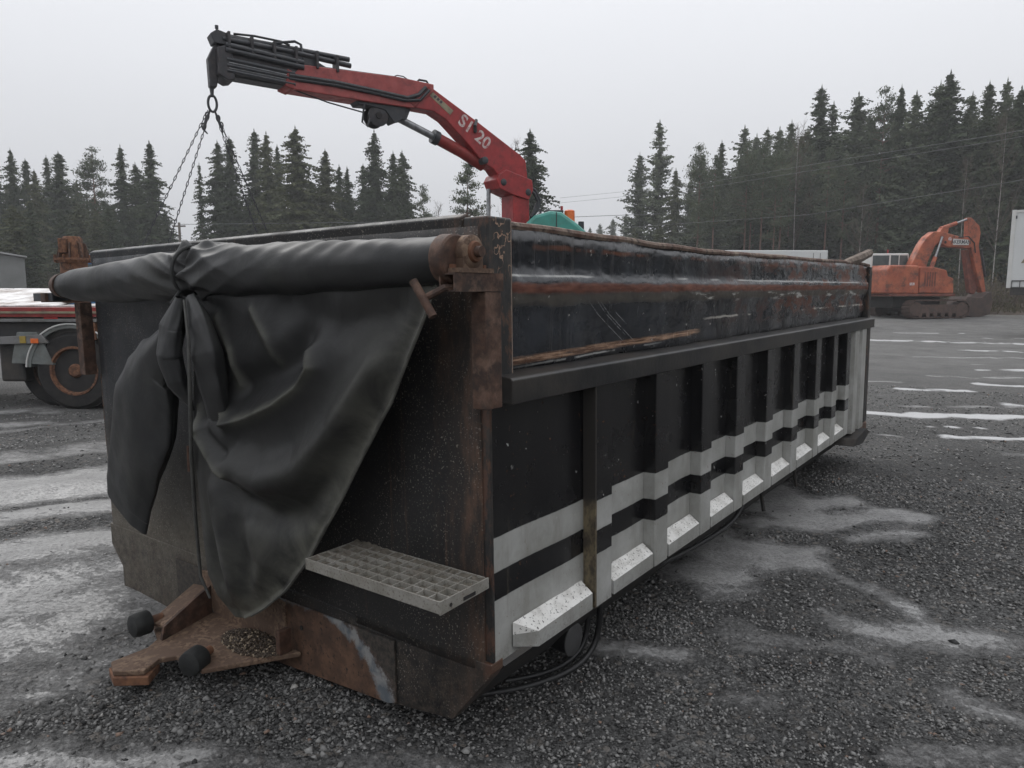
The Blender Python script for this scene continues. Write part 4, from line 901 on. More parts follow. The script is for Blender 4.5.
# chain sling
sl = thing('chain_sling', 'steel chain sling hanging in an A shape from the crane tip', 'chain', CB, ang)
def ring(cx, cz, rx, rz_, r, par, name, ax='y'):
    pts = [(cx+rx*math.cos(t), 0, cz+rz_*math.sin(t)) for t in np.linspace(0, 2*math.pi, 21)]
    return MB().tube(pts, r, 8, cap=False).build(name, M['crane_black'], par, smooth=True)
ring(4.43, 3.85, .052, .10, .016, sl, 'master_ring')
def chain(a, b, par):
    a, b = Vector(a), Vector(b); d = b-a; Ln = d.length; d.normalize(); n_ = int(Ln/.062); mb = MB()
    side = d.cross(Vector((0, 1, 0))).normalized(); dep = d.cross(side)
    for i in range(n_):
        c = a + d*(i+.5)*.062; s_ = side if i % 2 else dep
        pts = [c + d*.038*math.cos(t) + s_*.011*math.sin(t) for t in np.linspace(0, 2*math.pi, 9)]
        mb.tube(pts, .005, 4, cap=False)
    return mb.build('chain', M['crane_black'], par)
chain((4.49, 0, 3.76), (5.66, .0, 1.38), sl); chain((4.46, 0, 3.76), (5.24, -.25, 1.38), sl)
chain((4.41, 0, 3.76), (3.60, -.25, 1.38), sl); chain((4.40, 0, 3.76), (3.35, -.3, 1.38), sl)
for (x_, z_) in ((4.50, 3.70), (4.55, 3.56), (4.37, 3.68), (4.335, 3.60)):
    ring(x_, z_, .020, .036, .009, sl, 'hook_link')
MB().tube([(4.46, 0, 3.78), (4.52, 0, 3.63), (4.56, .02, 3.52), (4.51, .02, 3.47)], [.010, .017, .016, .009], 8).build('sling_hook', M['crane_black'], sl, smooth=True)
MB().tube([(4.41, 0, 3.78), (4.37, 0, 3.66), (4.335, .02, 3.56), (4.33, .02, 3.50)], [.010, .018, .017, .009], 8).build('sling_hook', M['crane_black'], sl, smooth=True)

# green truck carrying the crane (bed mostly hidden behind the dump body)
def wheel(par, x, y, z, r=.5, wd=.28, m_rim='grey_metal', sgn=-1):
    """wheel with its axis along local y; sgn: which side the dish faces"""
    prof = [(-wd/2, r*.62), (-wd/2, r*.9), (-wd/2+.03, r*.97), (-wd/2+.06, r), (wd/2-.06, r), (wd/2-.03, r*.97), (wd/2, r*.9), (wd/2, r*.62)]
    w_ = MB().lathe(prof + [(prof[0][0], prof[0][1])], 40, 1, (x, y, z), cap=False).build('wheel', M['tyre'], par, smooth=True)
    g = MB()
    for k in range(4): g.lathe([(-.09+k*.06-.007, r+.002), (-.09+k*.06+.007, r+.002)], 40, 1, (x, y, z))
    g.build('tread_groove', M['black'], w_)
    f = sgn*wd/2
    a, b = (f-sgn*.02, f+sgn*.008)
    MB().lathe([(a, r*.64), (b, r*.62), (b, r*.57), (f-sgn*.06, r*.54), (f-sgn*.10, r*.50), (f-sgn*.085, r*.30), (f-sgn*.07, r*.20), (f-sgn*.07, .01)], 36, 1, (x, y, z), cap=False).build('rim', M[m_rim], w_, smooth=True)
    MB().lathe([(f-sgn*.12, r*.19), (f-sgn*.02, r*.17), (f, r*.13)], 20, 1, (x, y, z)).build('hub', M[m_rim], w_, smooth=True)
    for k in range(10):
        t = k*math.pi/5
        MB().lathe([(f-sgn*.09, .018), (f-sgn*.045, .016)], 6, 1, (x+r*.30*math.cos(t), y, z+r*.30*math.sin(t))).build('wheel_nut', M['black'], w_)
    for k in range(5):
        t = k*math.pi*2/5+.3
        MB().lathe([(f-sgn*.096, .042), (f-sgn*.085, .042)], 10, 1, (x+r*.405*math.cos(t), y, z+r*.40*math.sin(t))).build('rim_hole', M['black'], w_)
    return w_
tr = thing('green_truck', 'green truck with amber beacon parked behind the black dump body', 'truck', (-.113, 12.45, 0), math.pi)
# local +x points left in view; cab on -x side
cabp = [(-.32, .9), (-.32, 2.56), (-.46, 2.68), (-.70, 2.75), (-.88, 2.73), (-1.12, 2.56), (-1.35, 2.36), (-1.8, 1.9), (-2.0, .7), (-.32, .7)]
cabo = MB().prism(cabp, -1.1, 1.0, 1).build('cab', M['green'], tr, bevel=.05)
MB().prism([(-.70, 1.55), (-.70, 2.15), (-1.35, 2.1), (-1.6, 1.5)], 1.002, 1.012, 1).build('side_window', M['glass'], cabo)
MB().box(-.575, -.555, -1.0, .9, 2.68, 2.775).build('roof_seam', M['crane_black'], cabo)
MB().tube([(-.60, .7, 2.70), (-.64, .7, 2.78), (-.9, .7, 2.78), (-.95, .7, 2.68)], .012, 6).build('roof_rail', M['crane_black'], cabo)
MB().box(-.92, -.66, .6, .85, 2.74, 2.775).build('light_bar', M['crane_black'], cabo, bevel=.01)
MB().lathe([(2.60, .085), (2.77, .080), (2.785, .06)], 18, 2, (-1.02, .75, 0)).build('beacon', M['amber'], cabo, smooth=True)
MB().lathe([(2.775, .02), (2.85, .02)], 8, 2, (-.90, .7, 0)).build('beacon_stub', M['redplastic'], cabo)
MB().lathe([(2.42, .05), (2.60, .045)], 10, 2, (-1.20, .8, 0)).build('horn', M['crane_black'], cabo)
MB().tube([(-.80, 1.01, 2.2), (-.80, 1.005, 2.72), (-.78, .4, 2.755), (-.78, -.4, 2.755)], .008, 6).build('cable', M['crane_black'], cabo)
MB().box(.75, 5.3, -1.1, 1.05, 1.05, 1.22).build('flatbed', M['truckblack'], tr, bevel=.01)
MB().box(-2.1, 5.1, -.45, .45, .55, .74).build('chassis', M['truckblack'], tr, bevel=.01)
for x_ in (-1.3, 2.6, 3.9):
    for y_ in (-1.0, .9): wheel(tr, x_, y_, .5, .5, .28, 'grey_metal', 1 if y_ > 0 else -1)

# ------------------------------------------------------------------ flatbed trailer at the left
ft = thing('flatbed_trailer', 'red flatbed trailer with snowy deck and rusty wheel left of the dump body', 'trailer', (-5.57, 9.2, 0), R(-2))
MB().box(-6.5, 2.6, 0.0, 2.1, 1.295, 1.315).build('deck', M['snowbed'], ft)
for k in range(10):
    x0_ = -6.45+k*.90 + .0
    MB().add([(x0_, .0, 1.318), (x0_+.88, .0, 1.318), (x0_+.60, 2.1, 1.52 if k < 7 else 1.33), (x0_-.28, 2.1, 1.52 if k < 7 else 1.33), (x0_, .0, 1.335), (x0_+.88, .0, 1.335), (x0_+.60, 2.1, 1.56 if k < 7 else 1.35), (x0_-.28, 2.1, 1.56 if k < 7 else 1.35)],
             [(0, 1, 2, 3), (4, 7, 6, 5), (0, 4, 5, 1), (1, 5, 6, 2), (2, 6, 7, 3), (3, 7, 4, 0)]).build('deck_board', M['snowbed'], ft, bevel=.004)
MB().prism([(-.06, 1.19), (-.06, 1.31), (0.0, 1.312), (.0, 1.19)], -6.5, .42, 0).build('side_rave', M['red_dusty'], ft, bevel=.004)
MB().box(-6.5, .42, -.075, -.061, 1.235, 1.262).build('stripe_tape', M['yellowgrey'], ft)
MB().prism([(-.07, 1.13), (-.07, 1.165), (.05, 1.188), (.05, 1.13)], -6.5, .42, 0).build('lower_rave', M['grey_metal'], ft, bevel=.003)
for k in range(9): MB().box(-6.3+k*.75, -6.12+k*.75, -.076, -.071, 1.168, 1.186).build('reflector', M['print'] if k % 2 else M['redplastic'], ft)
MB().box(-6.5, .30, .02, .16, .87, 1.128).build('chassis_rail', M['truckblack'], ft, bevel=.008)
MB().box(-6.5, .30, 1.9, 2.04, .87, 1.128).build('chassis_rail', M['truckblack'], ft, bevel=.008)
for x_ in (-5, -3.6, -2.2, -.9): MB().box(x_, x_+.1, .16, 1.9, .92, 1.1).build('cross_member', M['truckblack'], ft)
wheel(ft, .0, .12, .505, .505, .28, 'rust', -1); wheel(ft, .0, .46, .505, .505, .28, 'rust_brown', -1)
wheel(ft, -.42, .40, .50, .50, .28, 'rust_brown', -1); wheel(ft, 0, 2.2, .505, .505, .28, 'rust', 1)
# arched mudguard with white bead
am = MB(); sec = [(.60*math.cos(t), .505+.60*math.sin(t)) for t in np.linspace(R(175), R(20), 16)]
inn = [(.545*math.cos(t), .505+.545*math.sin(t)) for t in np.linspace(R(20), R(175), 16)]
am.prism(sec+inn, -.04, .62, 1); fo = am.build('mudguard', M['fender'], ft, smooth=True)
MB().tube([(.60*math.cos(t), -.045, .505+.60*math.sin(t)) for t in np.linspace(R(175), R(20), 20)], .011, 6).build('bead', M['white'], fo, smooth=True)
MB().prism([(-.78, .70), (-.80, .60), (-.25, .58), (-.36, .86), (-.44, 1.0), (-.7, 1.0)], -.03, .03, 1).build('mudguard_skirt', M['fender'], ft, bevel=.01)
MB().prism([(-1.1, .93), (-1.1, .84), (-.28, .86), (-.36, .97)], -.06, -.02, 1).build('stay', M['grey_metal'], ft, bevel=.006)
MB().box(-.50, -.40, -.072, -.061, .86, .92).build('side_marker', M['amber'], ft, bevel=.004)
MB().box(-.64, -.56, -.072, -.061, .86, .95).build('side_marker', simple('yellow_marker', (.35, .25, .05), None, .4), ft, bevel=.004)
MB().box(-1.05, -.72, .1, .6, .35, .85).build('air_tank_box', M['truckblack'], ft, bevel=.03)
for k in range(5): MB().lathe([(-.05, .03), (.03, .03)], 8, 1, (.2+.03*(k % 2), 0, .95+k*.055)).build('coupling', M['rust'], ft)
MB().box(.18, .34, -.06, .1, .9, 1.13).build('rear_bracket', M['rust'], ft, bevel=.02)
# rusty swivel head standing on the deck end
rw = thing('rusty_swivel', 'rusty flanged swivel head standing on the deck behind the left roll end', 'swivel', (-5.72, 9.6, 1.37), 0); rw.scale = (.8, .8, 1.02)
MB().lathe([(0, .20), (.50, .20), (.505, .24), (.53, .26), (.56, .25), (.565, .17), (.80, .15), (.83, .12)], 18, 2).build('barrel', M['rust'], rw, smooth=True)
MB().lathe([(.53, .285), (.555, .285)], 18, 2).build('flange', M['rust'], rw)
for k in range(8):
    t = k*math.pi/4; MB().lathe([(.50, .02), (.60, .02)], 6, 2, (.265*math.cos(t), .265*math.sin(t), 0)).build('bolt', M['rust'], rw)
    MB().prism([(.14, .56), (.25, .56), (.19, .74), (.14, .76)], -.012, .012, 1).build('gusset', M['rust_brown'], rw, bevel=.003).rotation_euler = (0, 0, t+.3)
MB().box(-.10, .02, -.23, -.15, .62, .80).build('lug', M['rust'], rw, bevel=.01)
MB().tube([(.22, -.05, .42), (.32, -.08, .40), (.35, -.1, .30)], .035, 8).build('elbow', M['rust'], rw, smooth=True)
# blue truck cab far behind the swivel
bt = thing('blue_truck', 'blue and white truck cab showing behind the rusty swivel head', 'truck', (-11.2, 18.4, 0), R(5))
MB().prism([(0, .8), (0, 2.30), (.1, 2.45), (1.15, 2.45), (1.15, .8)], 0, 2.2, 1).build('cab', M['blue'], bt, bevel=.06)
MB().box(.16, .9, -.012, -.002, 1.6, 2.2).build('side_window', M['glass'], bt, bevel=.02)
for k in range(3): MB().box(.72, 1.14, -.02, -.003, 1.96+k*.14, 2.02+k*.14).build('white_slat', M['white'], bt)
MB().box(.0, 1.2, .1, 2.1, .4, .8).build('chassis', M['truckblack'], bt)
wheel(bt, .5, .2, .5, .5, .28, 'grey_metal', -1); wheel(bt, .5, 2.0, .5, .5, .28, 'grey_metal', 1)

# ------------------------------------------------------------------ grey shed
sh = thing('grey_shed', 'grey corrugated shed at the far left edge behind the trailer', 'shed', (-26.5, 40, 0), R(35))
MB().prism([(0, 0), (0, 3.35), (-6, 4.35), (-6, 0)], 0, 9, 1).build('wall', M['shed'], sh)
for k in range(40):
    x_ = -.08-k*.15; MB().box(x_-.035, x_+.035, -.03, -.001, .1, 3.33-x_/6*1.0-.1).build('wall_rib', M['shed'], sh)
MB().prism([(.12, 3.36), (.12, 3.44), (-6.1, 4.50), (-6.1, 4.40)], -.2, 9.2, 1).build('roof', M['shedroof'], sh)

# ------------------------------------------------------------------ excavator
ex = thing('orange_excavator', 'orange tracked excavator with boom folded down, parked at the edge of the forest', 'excavator', (18.0, 36.2, .28), R(14))
K = 1.125
def ep(name, poly, y0, y1, m, par=ex, bevel=.03, smooth=False):
    return MB().prism([(a*K, b) for a, b in poly], y0, y1, 1).build(name, m, par, bevel=bevel)
# poly coordinates are metres right of the tail as seen, z above ground
house = ep('counterweight', [(-.15, 1.15), (-.15, 2.30), (0, 2.52), (1.45, 2.52), (1.52, 1.12)], -.9, 1.5, M['orange'], bevel=.08)
ep('engine_hood', [(1.53, 1.18), (1.53, 2.45), (2.2, 2.45), (2.9, 2.30), (3.0, 2.0), (3.3, 1.9), (3.35, 1.15)], -.9, 1.4, M['orange'], bevel=.05)
ep('deck_edge', [(.0, 1.02), (0, 1.14), (3.4, 1.14), (3.4, 1.02)], -.95, 1.5, M['orange_d'], bevel=.02)
for k in range(5): MB().box((1.75+k*.13)*K, (1.82+k*.13)*K, -.915, -.902, 1.5, 2.2).build('louvre', M['orange_d'], ex)
MB().box(1.0*K, 1.25*K, -.915, -.902, 1.55, 1.68).build('badge', M['print'], ex)
cb = ep('cab', [(-.12, 2.35), (-.10, 3.12), (1.9, 3.16), (1.95, 2.35)], .35, 1.45, M['white'], bevel=.05)
ep('side_window', [(.0, 2.54), (.0, 3.02), (.84, 3.04), (.84, 2.54)], .335, .348, M['glass'], cb, 0)
ep('side_window', [(.94, 2.54), (.94, 3.05), (1.34, 3.05), (1.34, 2.54)], .335, .348, M['glass'], cb, 0)
ep('side_window', [(1.40, 2.54), (1.40, 3.05), (1.80, 3.05), (1.86, 2.54)], .335, .348, M['glass'], cb, 0)
MB().lathe([(3.14, .03), (3.34, .03)], 8, 2, (.95*K, .6, 0)).build('lamp_stub', M['redplastic'], cb)
# boom: goosenecked, with holes and cylinder
bmx = ep('boom', [(1.45, 2.2), (1.6, 2.55), (2.1, 3.6), (2.35, 3.95), (2.7, 4.22), (3.0, 4.22), (3.3, 4.18), (4.0, 4.02), (4.75, 3.80), (4.85, 3.52), (4.6, 3.42), (3.4, 3.48), (3.05, 3.65), (2.85, 3.6), (2.5, 2.8), (2.35, 2.2)], -.20, .22, M['orange'], bevel=.04)
ep('boom_bracket', [(3.05, 4.2), (3.25, 4.5), (3.55, 4.5), (3.5, 4.15)], -.12, .14, M['orange'], bevel=.02)
ep('name_plate', [(3.72, 3.58), (3.72, 3.88), (4.58, 3.84), (4.58, 3.58)], -.222, -.208, M['white'], bmx, 0)
text('lettering', 'ÅKERMAN', .26, M['printdark'], bmx, (4.15*K, -.2245, 3.72), (math.pi/2, 0, 0), .001)
MB().lathe([(-.214, .10), (-.204, .10)], 14, 1, (3.55*K, 0, 3.86)).build('round_badge', M['print'], bmx)
MB().lathe([(-.212, .07), (-.204, .07)], 12, 1, (3.32*K, 0, 3.70)).build('boom_hole', M['black'], bmx)
cy = MB().tube([(2.42*K, -.36, 2.1), (2.72*K, -.34, 2.95)], .10, 12).build('boom_cylinder', M['orange'], ex, smooth=True)
MB().tube([(2.72*K, -.34, 2.95), (3.05*K, -.30, 3.95)], .055, 10).build('rod', M['chrome'], cy, smooth=True)
MB().tube([(2.80*K, -.30, 2.9), (3.0*K, -.26, 3.7)], .05, 8).build('hose', M['black'], ex, smooth=True)
sc_ = MB().tube([(3.2*K, 0, 4.38), (4.0*K, 0, 4.66)], .10, 12).build('stick_cylinder', M['orange'], ex, smooth=True)
MB().tube([(4.0*K, 0, 4.66), (4.60*K, 0, 4.88)], .055, 10).build('rod', M['chrome'], sc_, smooth=True)
ep('stick', [(4.55, 4.95), (4.68, 4.95), (5.15, 4.55), (5.25, 4.2), (5.20, 3.55), (5.55, 2.3), (5.80, 1.2), (5.62, 1.12), (5.2, 2.2), (4.80, 3.45), (4.60, 3.9)], -.16, .16, M['orange'], bevel=.03)
ep('stick_side', [(4.62, 3.35), (4.95, 3.4), (5.5, 1.5), (5.35, 1.1), (5.1, 1.2)], .05, .30, M['orange_d'], bevel=.02)
MB().tube([(4.0*K, -.23, 3.95), (4.5*K, -.25, 4.0), (4.9*K, -.2, 3.7), (5.0*K, -.2, 3.2)], .03, 6).build('hose', M['black'], ex, smooth=True)
MB().tube([(5.3*K, -.2, 3.4), (5.65*K, -.2, 2.0)], .06, 8).build('bucket_cylinder', M['crane_dark'], ex, smooth=True)
bk = ep('bucket', [(5.75, 1.25), (5.55, 1.2), (5.25, .95), (4.45, 1.0), (4.2, .55), (4.35, .05), (5.0, -.08), (5.75, .1), (5.85, .7)], -.55, .55, simple('rusty_bucket_steel', (.05, .036, .032), (.085, .055, .045), .8, sc=3), bevel=.03)
for k in range(5): MB().prism([(4.2*K, .50), (4.05*K, .42), (4.22*K, .62)], -.5+k*.22, -.38+k*.22, 1).build('tooth', M['track'], bk)
# undercarriage
ep('undercarriage', [(.5, .45), (.5, 1.0), (3.0, 1.0), (3.0, .45)], -.5, 1.0, M['black'], bevel=.03)
def track(y0, y1):
    n_ = 44; x0, x1, rr = 1.15*K, 3.55*K, .40; per = 2*(x1-x0)+2*math.pi*rr
    o = MB().box(x0, x1, y0+.06, y1-.06, .18, .62).build('track_frame', M['track'], ex, bevel=.05)
    for k in range(n_):
        s_ = per*k/n_
        if s_ < x1-x0: p = (x0+s_, 2*rr-.0); a = 0
        elif s_ < x1-x0+math.pi*rr: t = (s_-(x1-x0))/rr; p = (x1+rr*math.sin(t), rr+rr*math.cos(t)); a = t
        elif s_ < 2*(x1-x0)+math.pi*rr: p = (x1-(s_-(x1-x0)-math.pi*rr), 0); a = math.pi
        else: t = (s_-2*(x1-x0)-math.pi*rr)/rr; p = (x0-rr*math.sin(t), rr-rr*math.cos(t)); a = math.pi+t
        q = MB().box(-.075, .075, y0, y1, -.015, .03).box(-.01, .012, y0, y1, .03, .06).build('track_shoe', M['track'], ex)
        q.location = (p[0], 0, p[1]); q.rotation_euler = (0, a, 0)
    for x_ in (x0, x1): MB().lathe([(y0+.05, .34), (y1-.05, .34)], 20, 1, (x_, 0, rr)).build('idler', M['track'], ex, smooth=True)
    for k in range(6): MB().lathe([(y0+.04, .12), (y1-.04, .12)], 12, 1, (x0+.25+k*(x1-x0-.5)/5, 0, .14)).build('roller', M['track'], ex, smooth=True)
track(-1.3, -.75); track(1.0, 1.55)

# ------------------------------------------------------------------ white box trailer right, white box behind
wb = thing('white_box_trailer', 'tall white box trailer cut off by the right edge of the photo', 'trailer', (16.55, 24.5, 0), R(-35))
MB().box(0, 8, 0, 2.5, 1.66, 4.17).build('box_shell', M['whitebox'], wb, bevel=.03)
MB().box(-.02, .10, -.02, .10, 1.64, 4.19).build('corner_post', M['white'], wb, bevel=.01)
MB().box(.101, 8, -.025, -.003, 4.10, 4.18).build('top_rail', M['white'], wb, bevel=.004)
MB().box(.1, 8, .05, .15, 1.40, 1.655).build('chassis_rail', M['truckblack'], wb)
MB().box(.12, 3.5, -.03, -.002, 1.86, 1.89).build('side_guard', M['truckblack'], wb)
for k in range(7): MB().box(.12+k*.22, .14+k*.22, -.03, -.002, 1.66, 1.858).build('guard_post', M['truckblack'], wb)
text('lettering', 'KAP', .30, M['printdark'], wb, (.78, -.006, 3.55), (math.pi/2, 0, 0), .001)
MB().prism([(.33, 2.45), (.42, 2.62), (1.4, 2.75), (1.4, 2.5), (.48, 2.46)], -.008, -.002, 1).build('yellow_print', M['yellowgrey'], wb)
MB().prism([(.48, 1.9), (.48, 2.45), (1.4, 2.49), (1.4, 1.9)], -.006, -.001, 1).build('grey_print', M['grey_metal'], wb)
MB().box(.09, .13, -.03, -.026, 3.9, 4.0).build('marker', M['printdark'], wb)
for x_ in (4.6, 5.9): wheel(wb, x_, .3, .5, .5, .3, 'grey_metal', -1); wheel(wb, x_, 2.2, .5, .5, .3, 'grey_metal', 1)
MB().box(1.0, 1.12, .15, .27, 0.02, 1.28).build('landing_leg', M['truckblack'], wb)
wc = thing('white_truck_box', 'low white truck box showing just above the far end of the black rim', 'truck box', (9.3, 32.2, 0), R(1))
MB().box(0, 4.55, 0, 2.3, 1.0, 3.32).build('box_shell', M['whitebox'], wc, bevel=.03)
for k in range(2): MB().box(3.9+k*.3, 3.92+k*.3, -.012, -.002, 1.1, 3.2).build('panel_joint', M['grey_metal'], wc)
MB().box(0.1, 4.4, .2, 2.1, .6, .99).build('chassis', M['truckblack'], wc)
for x_ in (.9, 3.6): wheel(wc, x_, .3, .5, .5, .3, 'grey_metal', -1); wheel(wc, x_, 2.0, .5, .5, .3, 'grey_metal', 1)

# ------------------------------------------------------------------ poles and wires
pl = thing('utility_pole', 'thin grey utility pole with a short crossarm in the gap between the left trees', 'utility pole', (-26.98, 60, 0), 0)
MB().tube([(0, 0, 0), (0, 0, 7.1)], [.14, .10], 8).build('pole', M['wood'], pl, smooth=True)
MB().box(-.55, .5, -.05, .05, 6.75, 6.87).build('crossarm', M['wood'], pl)
for x_ in (-.45, .4): MB().lathe([(6.87, .04), (7.02, .03)], 8, 2, (x_, 0, 0)).build('insulator', M['white'], pl)
def wire(pts, r, label):
    pts = np.array(pts); q = np.linspace(0, 1, 30); s = np.r_[0, np.cumsum(np.linalg.norm(np.diff(pts, axis=0), axis=1))]; s /= s[-1]
    P = [tuple(np.interp(t, s, pts[:, k]) for k in range(3)) for t in q]
    o = MB().tube(P, r, 5).build('overhead_wire', M['wire'], None, smooth=True); tag(o, label, 'wire', 'overhead wires')
wire([(4.5, 70, 9.84), (14.42, 60.0, 9.67), (19.03, 45.0, 8.92), (21.72, 32.0, 8.06), (24.55, 27.0, 8.3)], .011, 'upper of the two wires crossing the dense forest at the top right, its lower strand')
wire([(4.5, 70, 10.3), (14.42, 60.0, 10.05), (19.03, 45.0, 9.28), (21.72, 32.0, 8.32), (24.55, 27.0, 8.5)], .011, 'topmost wire crossing the dense forest on the right')
wire([(8.33, 70.0, 7.34), (11.14, 62.0, 7.0), (17.9, 45.0, 6.15), (21.97, 32.0, 6.28), (24.74, 27.0, 6.93)], .011, 'lowest wire sagging in front of the forest above the excavator')
wire([(-26.98, 60, 6.95), (-9.48, 60.0, 7.14), (0.65, 60.0, 7.38), (12, 60, 7.8)], .02, 'pale wire running from the far left pole behind the dump body')

# ------------------------------------------------------------------ trees
def tri_cloud(C, D1, D2, name):        # triangles centred at C spanned by D1,D2
    N = len(C); V = np.stack([C-D1*.5, C+D1*.5, C+D2], 1).reshape(-1, 3); F = np.arange(N*3).reshape(-1, 3)
    return np_mesh(name, V, F)
def spruce_mesh(seed, H=17., Rb=1.9, sparse=1., low=.05, lift=0., pw=.60):
    r = np.random.RandomState(seed); C = []; A_ = []; B_ = []
    nb = int(640*sparse); hz = low*H + (H*.985-low*H)*(np.linspace(0, 1, nb)+r.uniform(-.01, .01, nb))
    for i in range(nb):
        z = min(max(hz[i], .3), H*.985); k = 1-z/H
        prof = (k**pw)*(1 if k < .8 else 1-(k-.8)*.5)*(.72+.28*math.sin(i*.11+seed)*math.sin(i*.047))
        L = Rb*1.85*prof*r.uniform(.38, 1.25); az = r.uniform(0, 6.283); d = np.array([math.cos(az), math.sin(az), 0]); sd_ = np.array([-d[1], d[0], 0])
        droop = r.uniform(.15, .42)-lift; n_ = max(3, int(L*5))
        for j in range(n_):
            q = (j+.6)/n_; p = d*L*q + np.array([0, 0, z - droop*L*q*q*1.3 + .16*L*max(0, q-.6)])
            sz = (.15+.18*(1-q))*(.45+.6*min(1, L))
            for s_ in range(4):
                C.append(p + r.uniform(-.09, .09, 3)); aa = d*r.uniform(.2, 1)+sd_*r.uniform(-1, 1)
                A_.append(aa/np.linalg.norm(aa)*sz*r.uniform(.9, 1.5)); B_.append((sd_*r.uniform(-.6, .6) + np.array([0, 0, -1.0])*r.uniform(.3, 1.0) + d*r.uniform(-.2, .6))*sz*1.0)
    for j in range(22):      # leader
        z = H*(.95+.05*j/22); C.append(np.array([0, 0, z])); A_.append(r.uniform(-.11, .11, 3)); B_.append(np.array([0, 0, .28]))
    return tri_cloud(np.array(C), np.array(A_), np.array(B_), 'crown')
def pine_mesh(seed, H=16., Rb=2.2, bare=.45, dens=1.):
    r = np.random.RandomState(seed); C = []; A_ = []; B_ = []; limbs = []
    for i in range(int(46*dens)):
        z = H*(bare + (1-bare)*.97*r.rand()**.85); k = (z/H-bare)/(1-bare)
        L = Rb*(math.sin(math.pi*min(1, k*.80+.22))**.7)*r.uniform(.45, 1.1); az = r.uniform(0, 6.283)
        d = np.array([math.cos(az), math.sin(az), 0]); e = d*L + np.array([0, 0, z+L*r.uniform(.0, .35)])
        limbs.append(((0, 0, z-.1), tuple(e)))
        for q in (.45, .62, .8, 1.0):
            c = np.array([0, 0, z])*(1-q) + e*q; m_ = int(34*(.6+q*.6)); rad = .24+.24*q
            pts = c + r.normal(0, 1, (m_, 3))*rad*np.array([.62, .62, .42])
            for p in pts:
                C.append(p); A_.append(r.normal(0, 1, 3)*.10); B_.append(r.normal(0, 1, 3)*.07 + np.array([0, 0, .10]))
    return tri_cloud(np.array(C), np.array(A_), np.array(B_), 'crown'), limbs
def trunk_mesh(H, r0, limbs=(), bend=0, seed=0, n=7):
    rr = random.Random(seed); mb = MB()
    mb.tube([(bend*math.sin(q*3)*q, bend*.6*math.cos(q*2.2)*q, H*q) for q in np.linspace(0, 1, 9)], [r0*(1-q*.93) for q in np.linspace(0, 1, 9)], n)
    for a, b in limbs: mb.tube([a, b], [.035, .012], 4, cap=False)
    return mb.mesh('trunk', True)
def birch_mesh(seed, H=13.):
    rr = random.Random(seed); mb = MB()
    for k in range(46):
        z = H*(.30+.68*rr.random()); az = rr.uniform(0, 6.28); L = (H-z)*.30+.5; 
        p1 = (math.cos(az)*L*.4, math.sin(az)*L*.4, z+L*.55); p2 = (math.cos(az+.2)*L*.62, math.sin(az+.2)*L*.62, z+L*1.15)
        mb.tube([(0, 0, z), p1, p2], [.022, .014, .007], 3, cap=False)
        for m_ in range(7):
            q = rr.random(); s = [p1[i]*(1-q)+p2[i]*q for i in range(3)]
            mb.tube([s, (s[0]+rr.uniform(-.4, .4), s[1]+rr.uniform(-.4, .4), s[2]+rr.uniform(.1, .6))], [.008, .005], 3, cap=False)
    return mb.mesh('twigs')
SP = [spruce_mesh(s, 17, rb, sp) for s, rb, sp in ((1, 2.0, 1), (2, 1.7, 1), (3, 2.25, 1.1), (4, 1.55, .9))]
SQ = [spruce_mesh(s, 17, rb, sp, .16, .42, .58) for s, rb, sp in ((31, 1.7, .75), (32, 1.45, .62), (33, 1.9, .8))]   # pines with airy pointed crowns
SPT = spruce_mesh(9, 17, 1.5, .5)         # thin open spruce
PN = [pine_mesh(s, 16, rb, b, d) for s, rb, b, d in ((11, 2.0, .42, 1.0), (12, 1.7, .5, .8), (13, 2.3, .30, 1.1))]
PNF = pine_mesh(15, 16, 2.0, .06, 1.45)   # full young pine, green to the ground
BRT = [birch_mesh(s) for s in (21, 22)]
TRK = trunk_mesh(17, .17); TRKP = [trunk_mesh(16, .16, p[1], .15, i) for i, p in enumerate(PN+[PNF])]; TRKB = trunk_mesh(13, .065, (), .2, 3, 6)
for me, m in [(x, 'spruce') for x in SP+[SPT]] + [(p[0], 'pine') for p in PN+[PNF]] + [(q, 'pine') for q in SQ] + [(b, 'twig') for b in BRT] + [(TRK, 'bark'), (TRKB, 'barkbirch')] + [(t, 'barkpine') for t in TRKP]:
    me.materials.append(M[m])
SPO = [m.copy() for m in SP[:3]]
for m in SPO: m.materials.clear(); m.materials.append(M['spruce_olive'])
KN = dict(s='dark spruce', o='olive spruce', t='thin gappy spruce', p='bare stemmed pine', q='pine', f='young pine', b='birch')
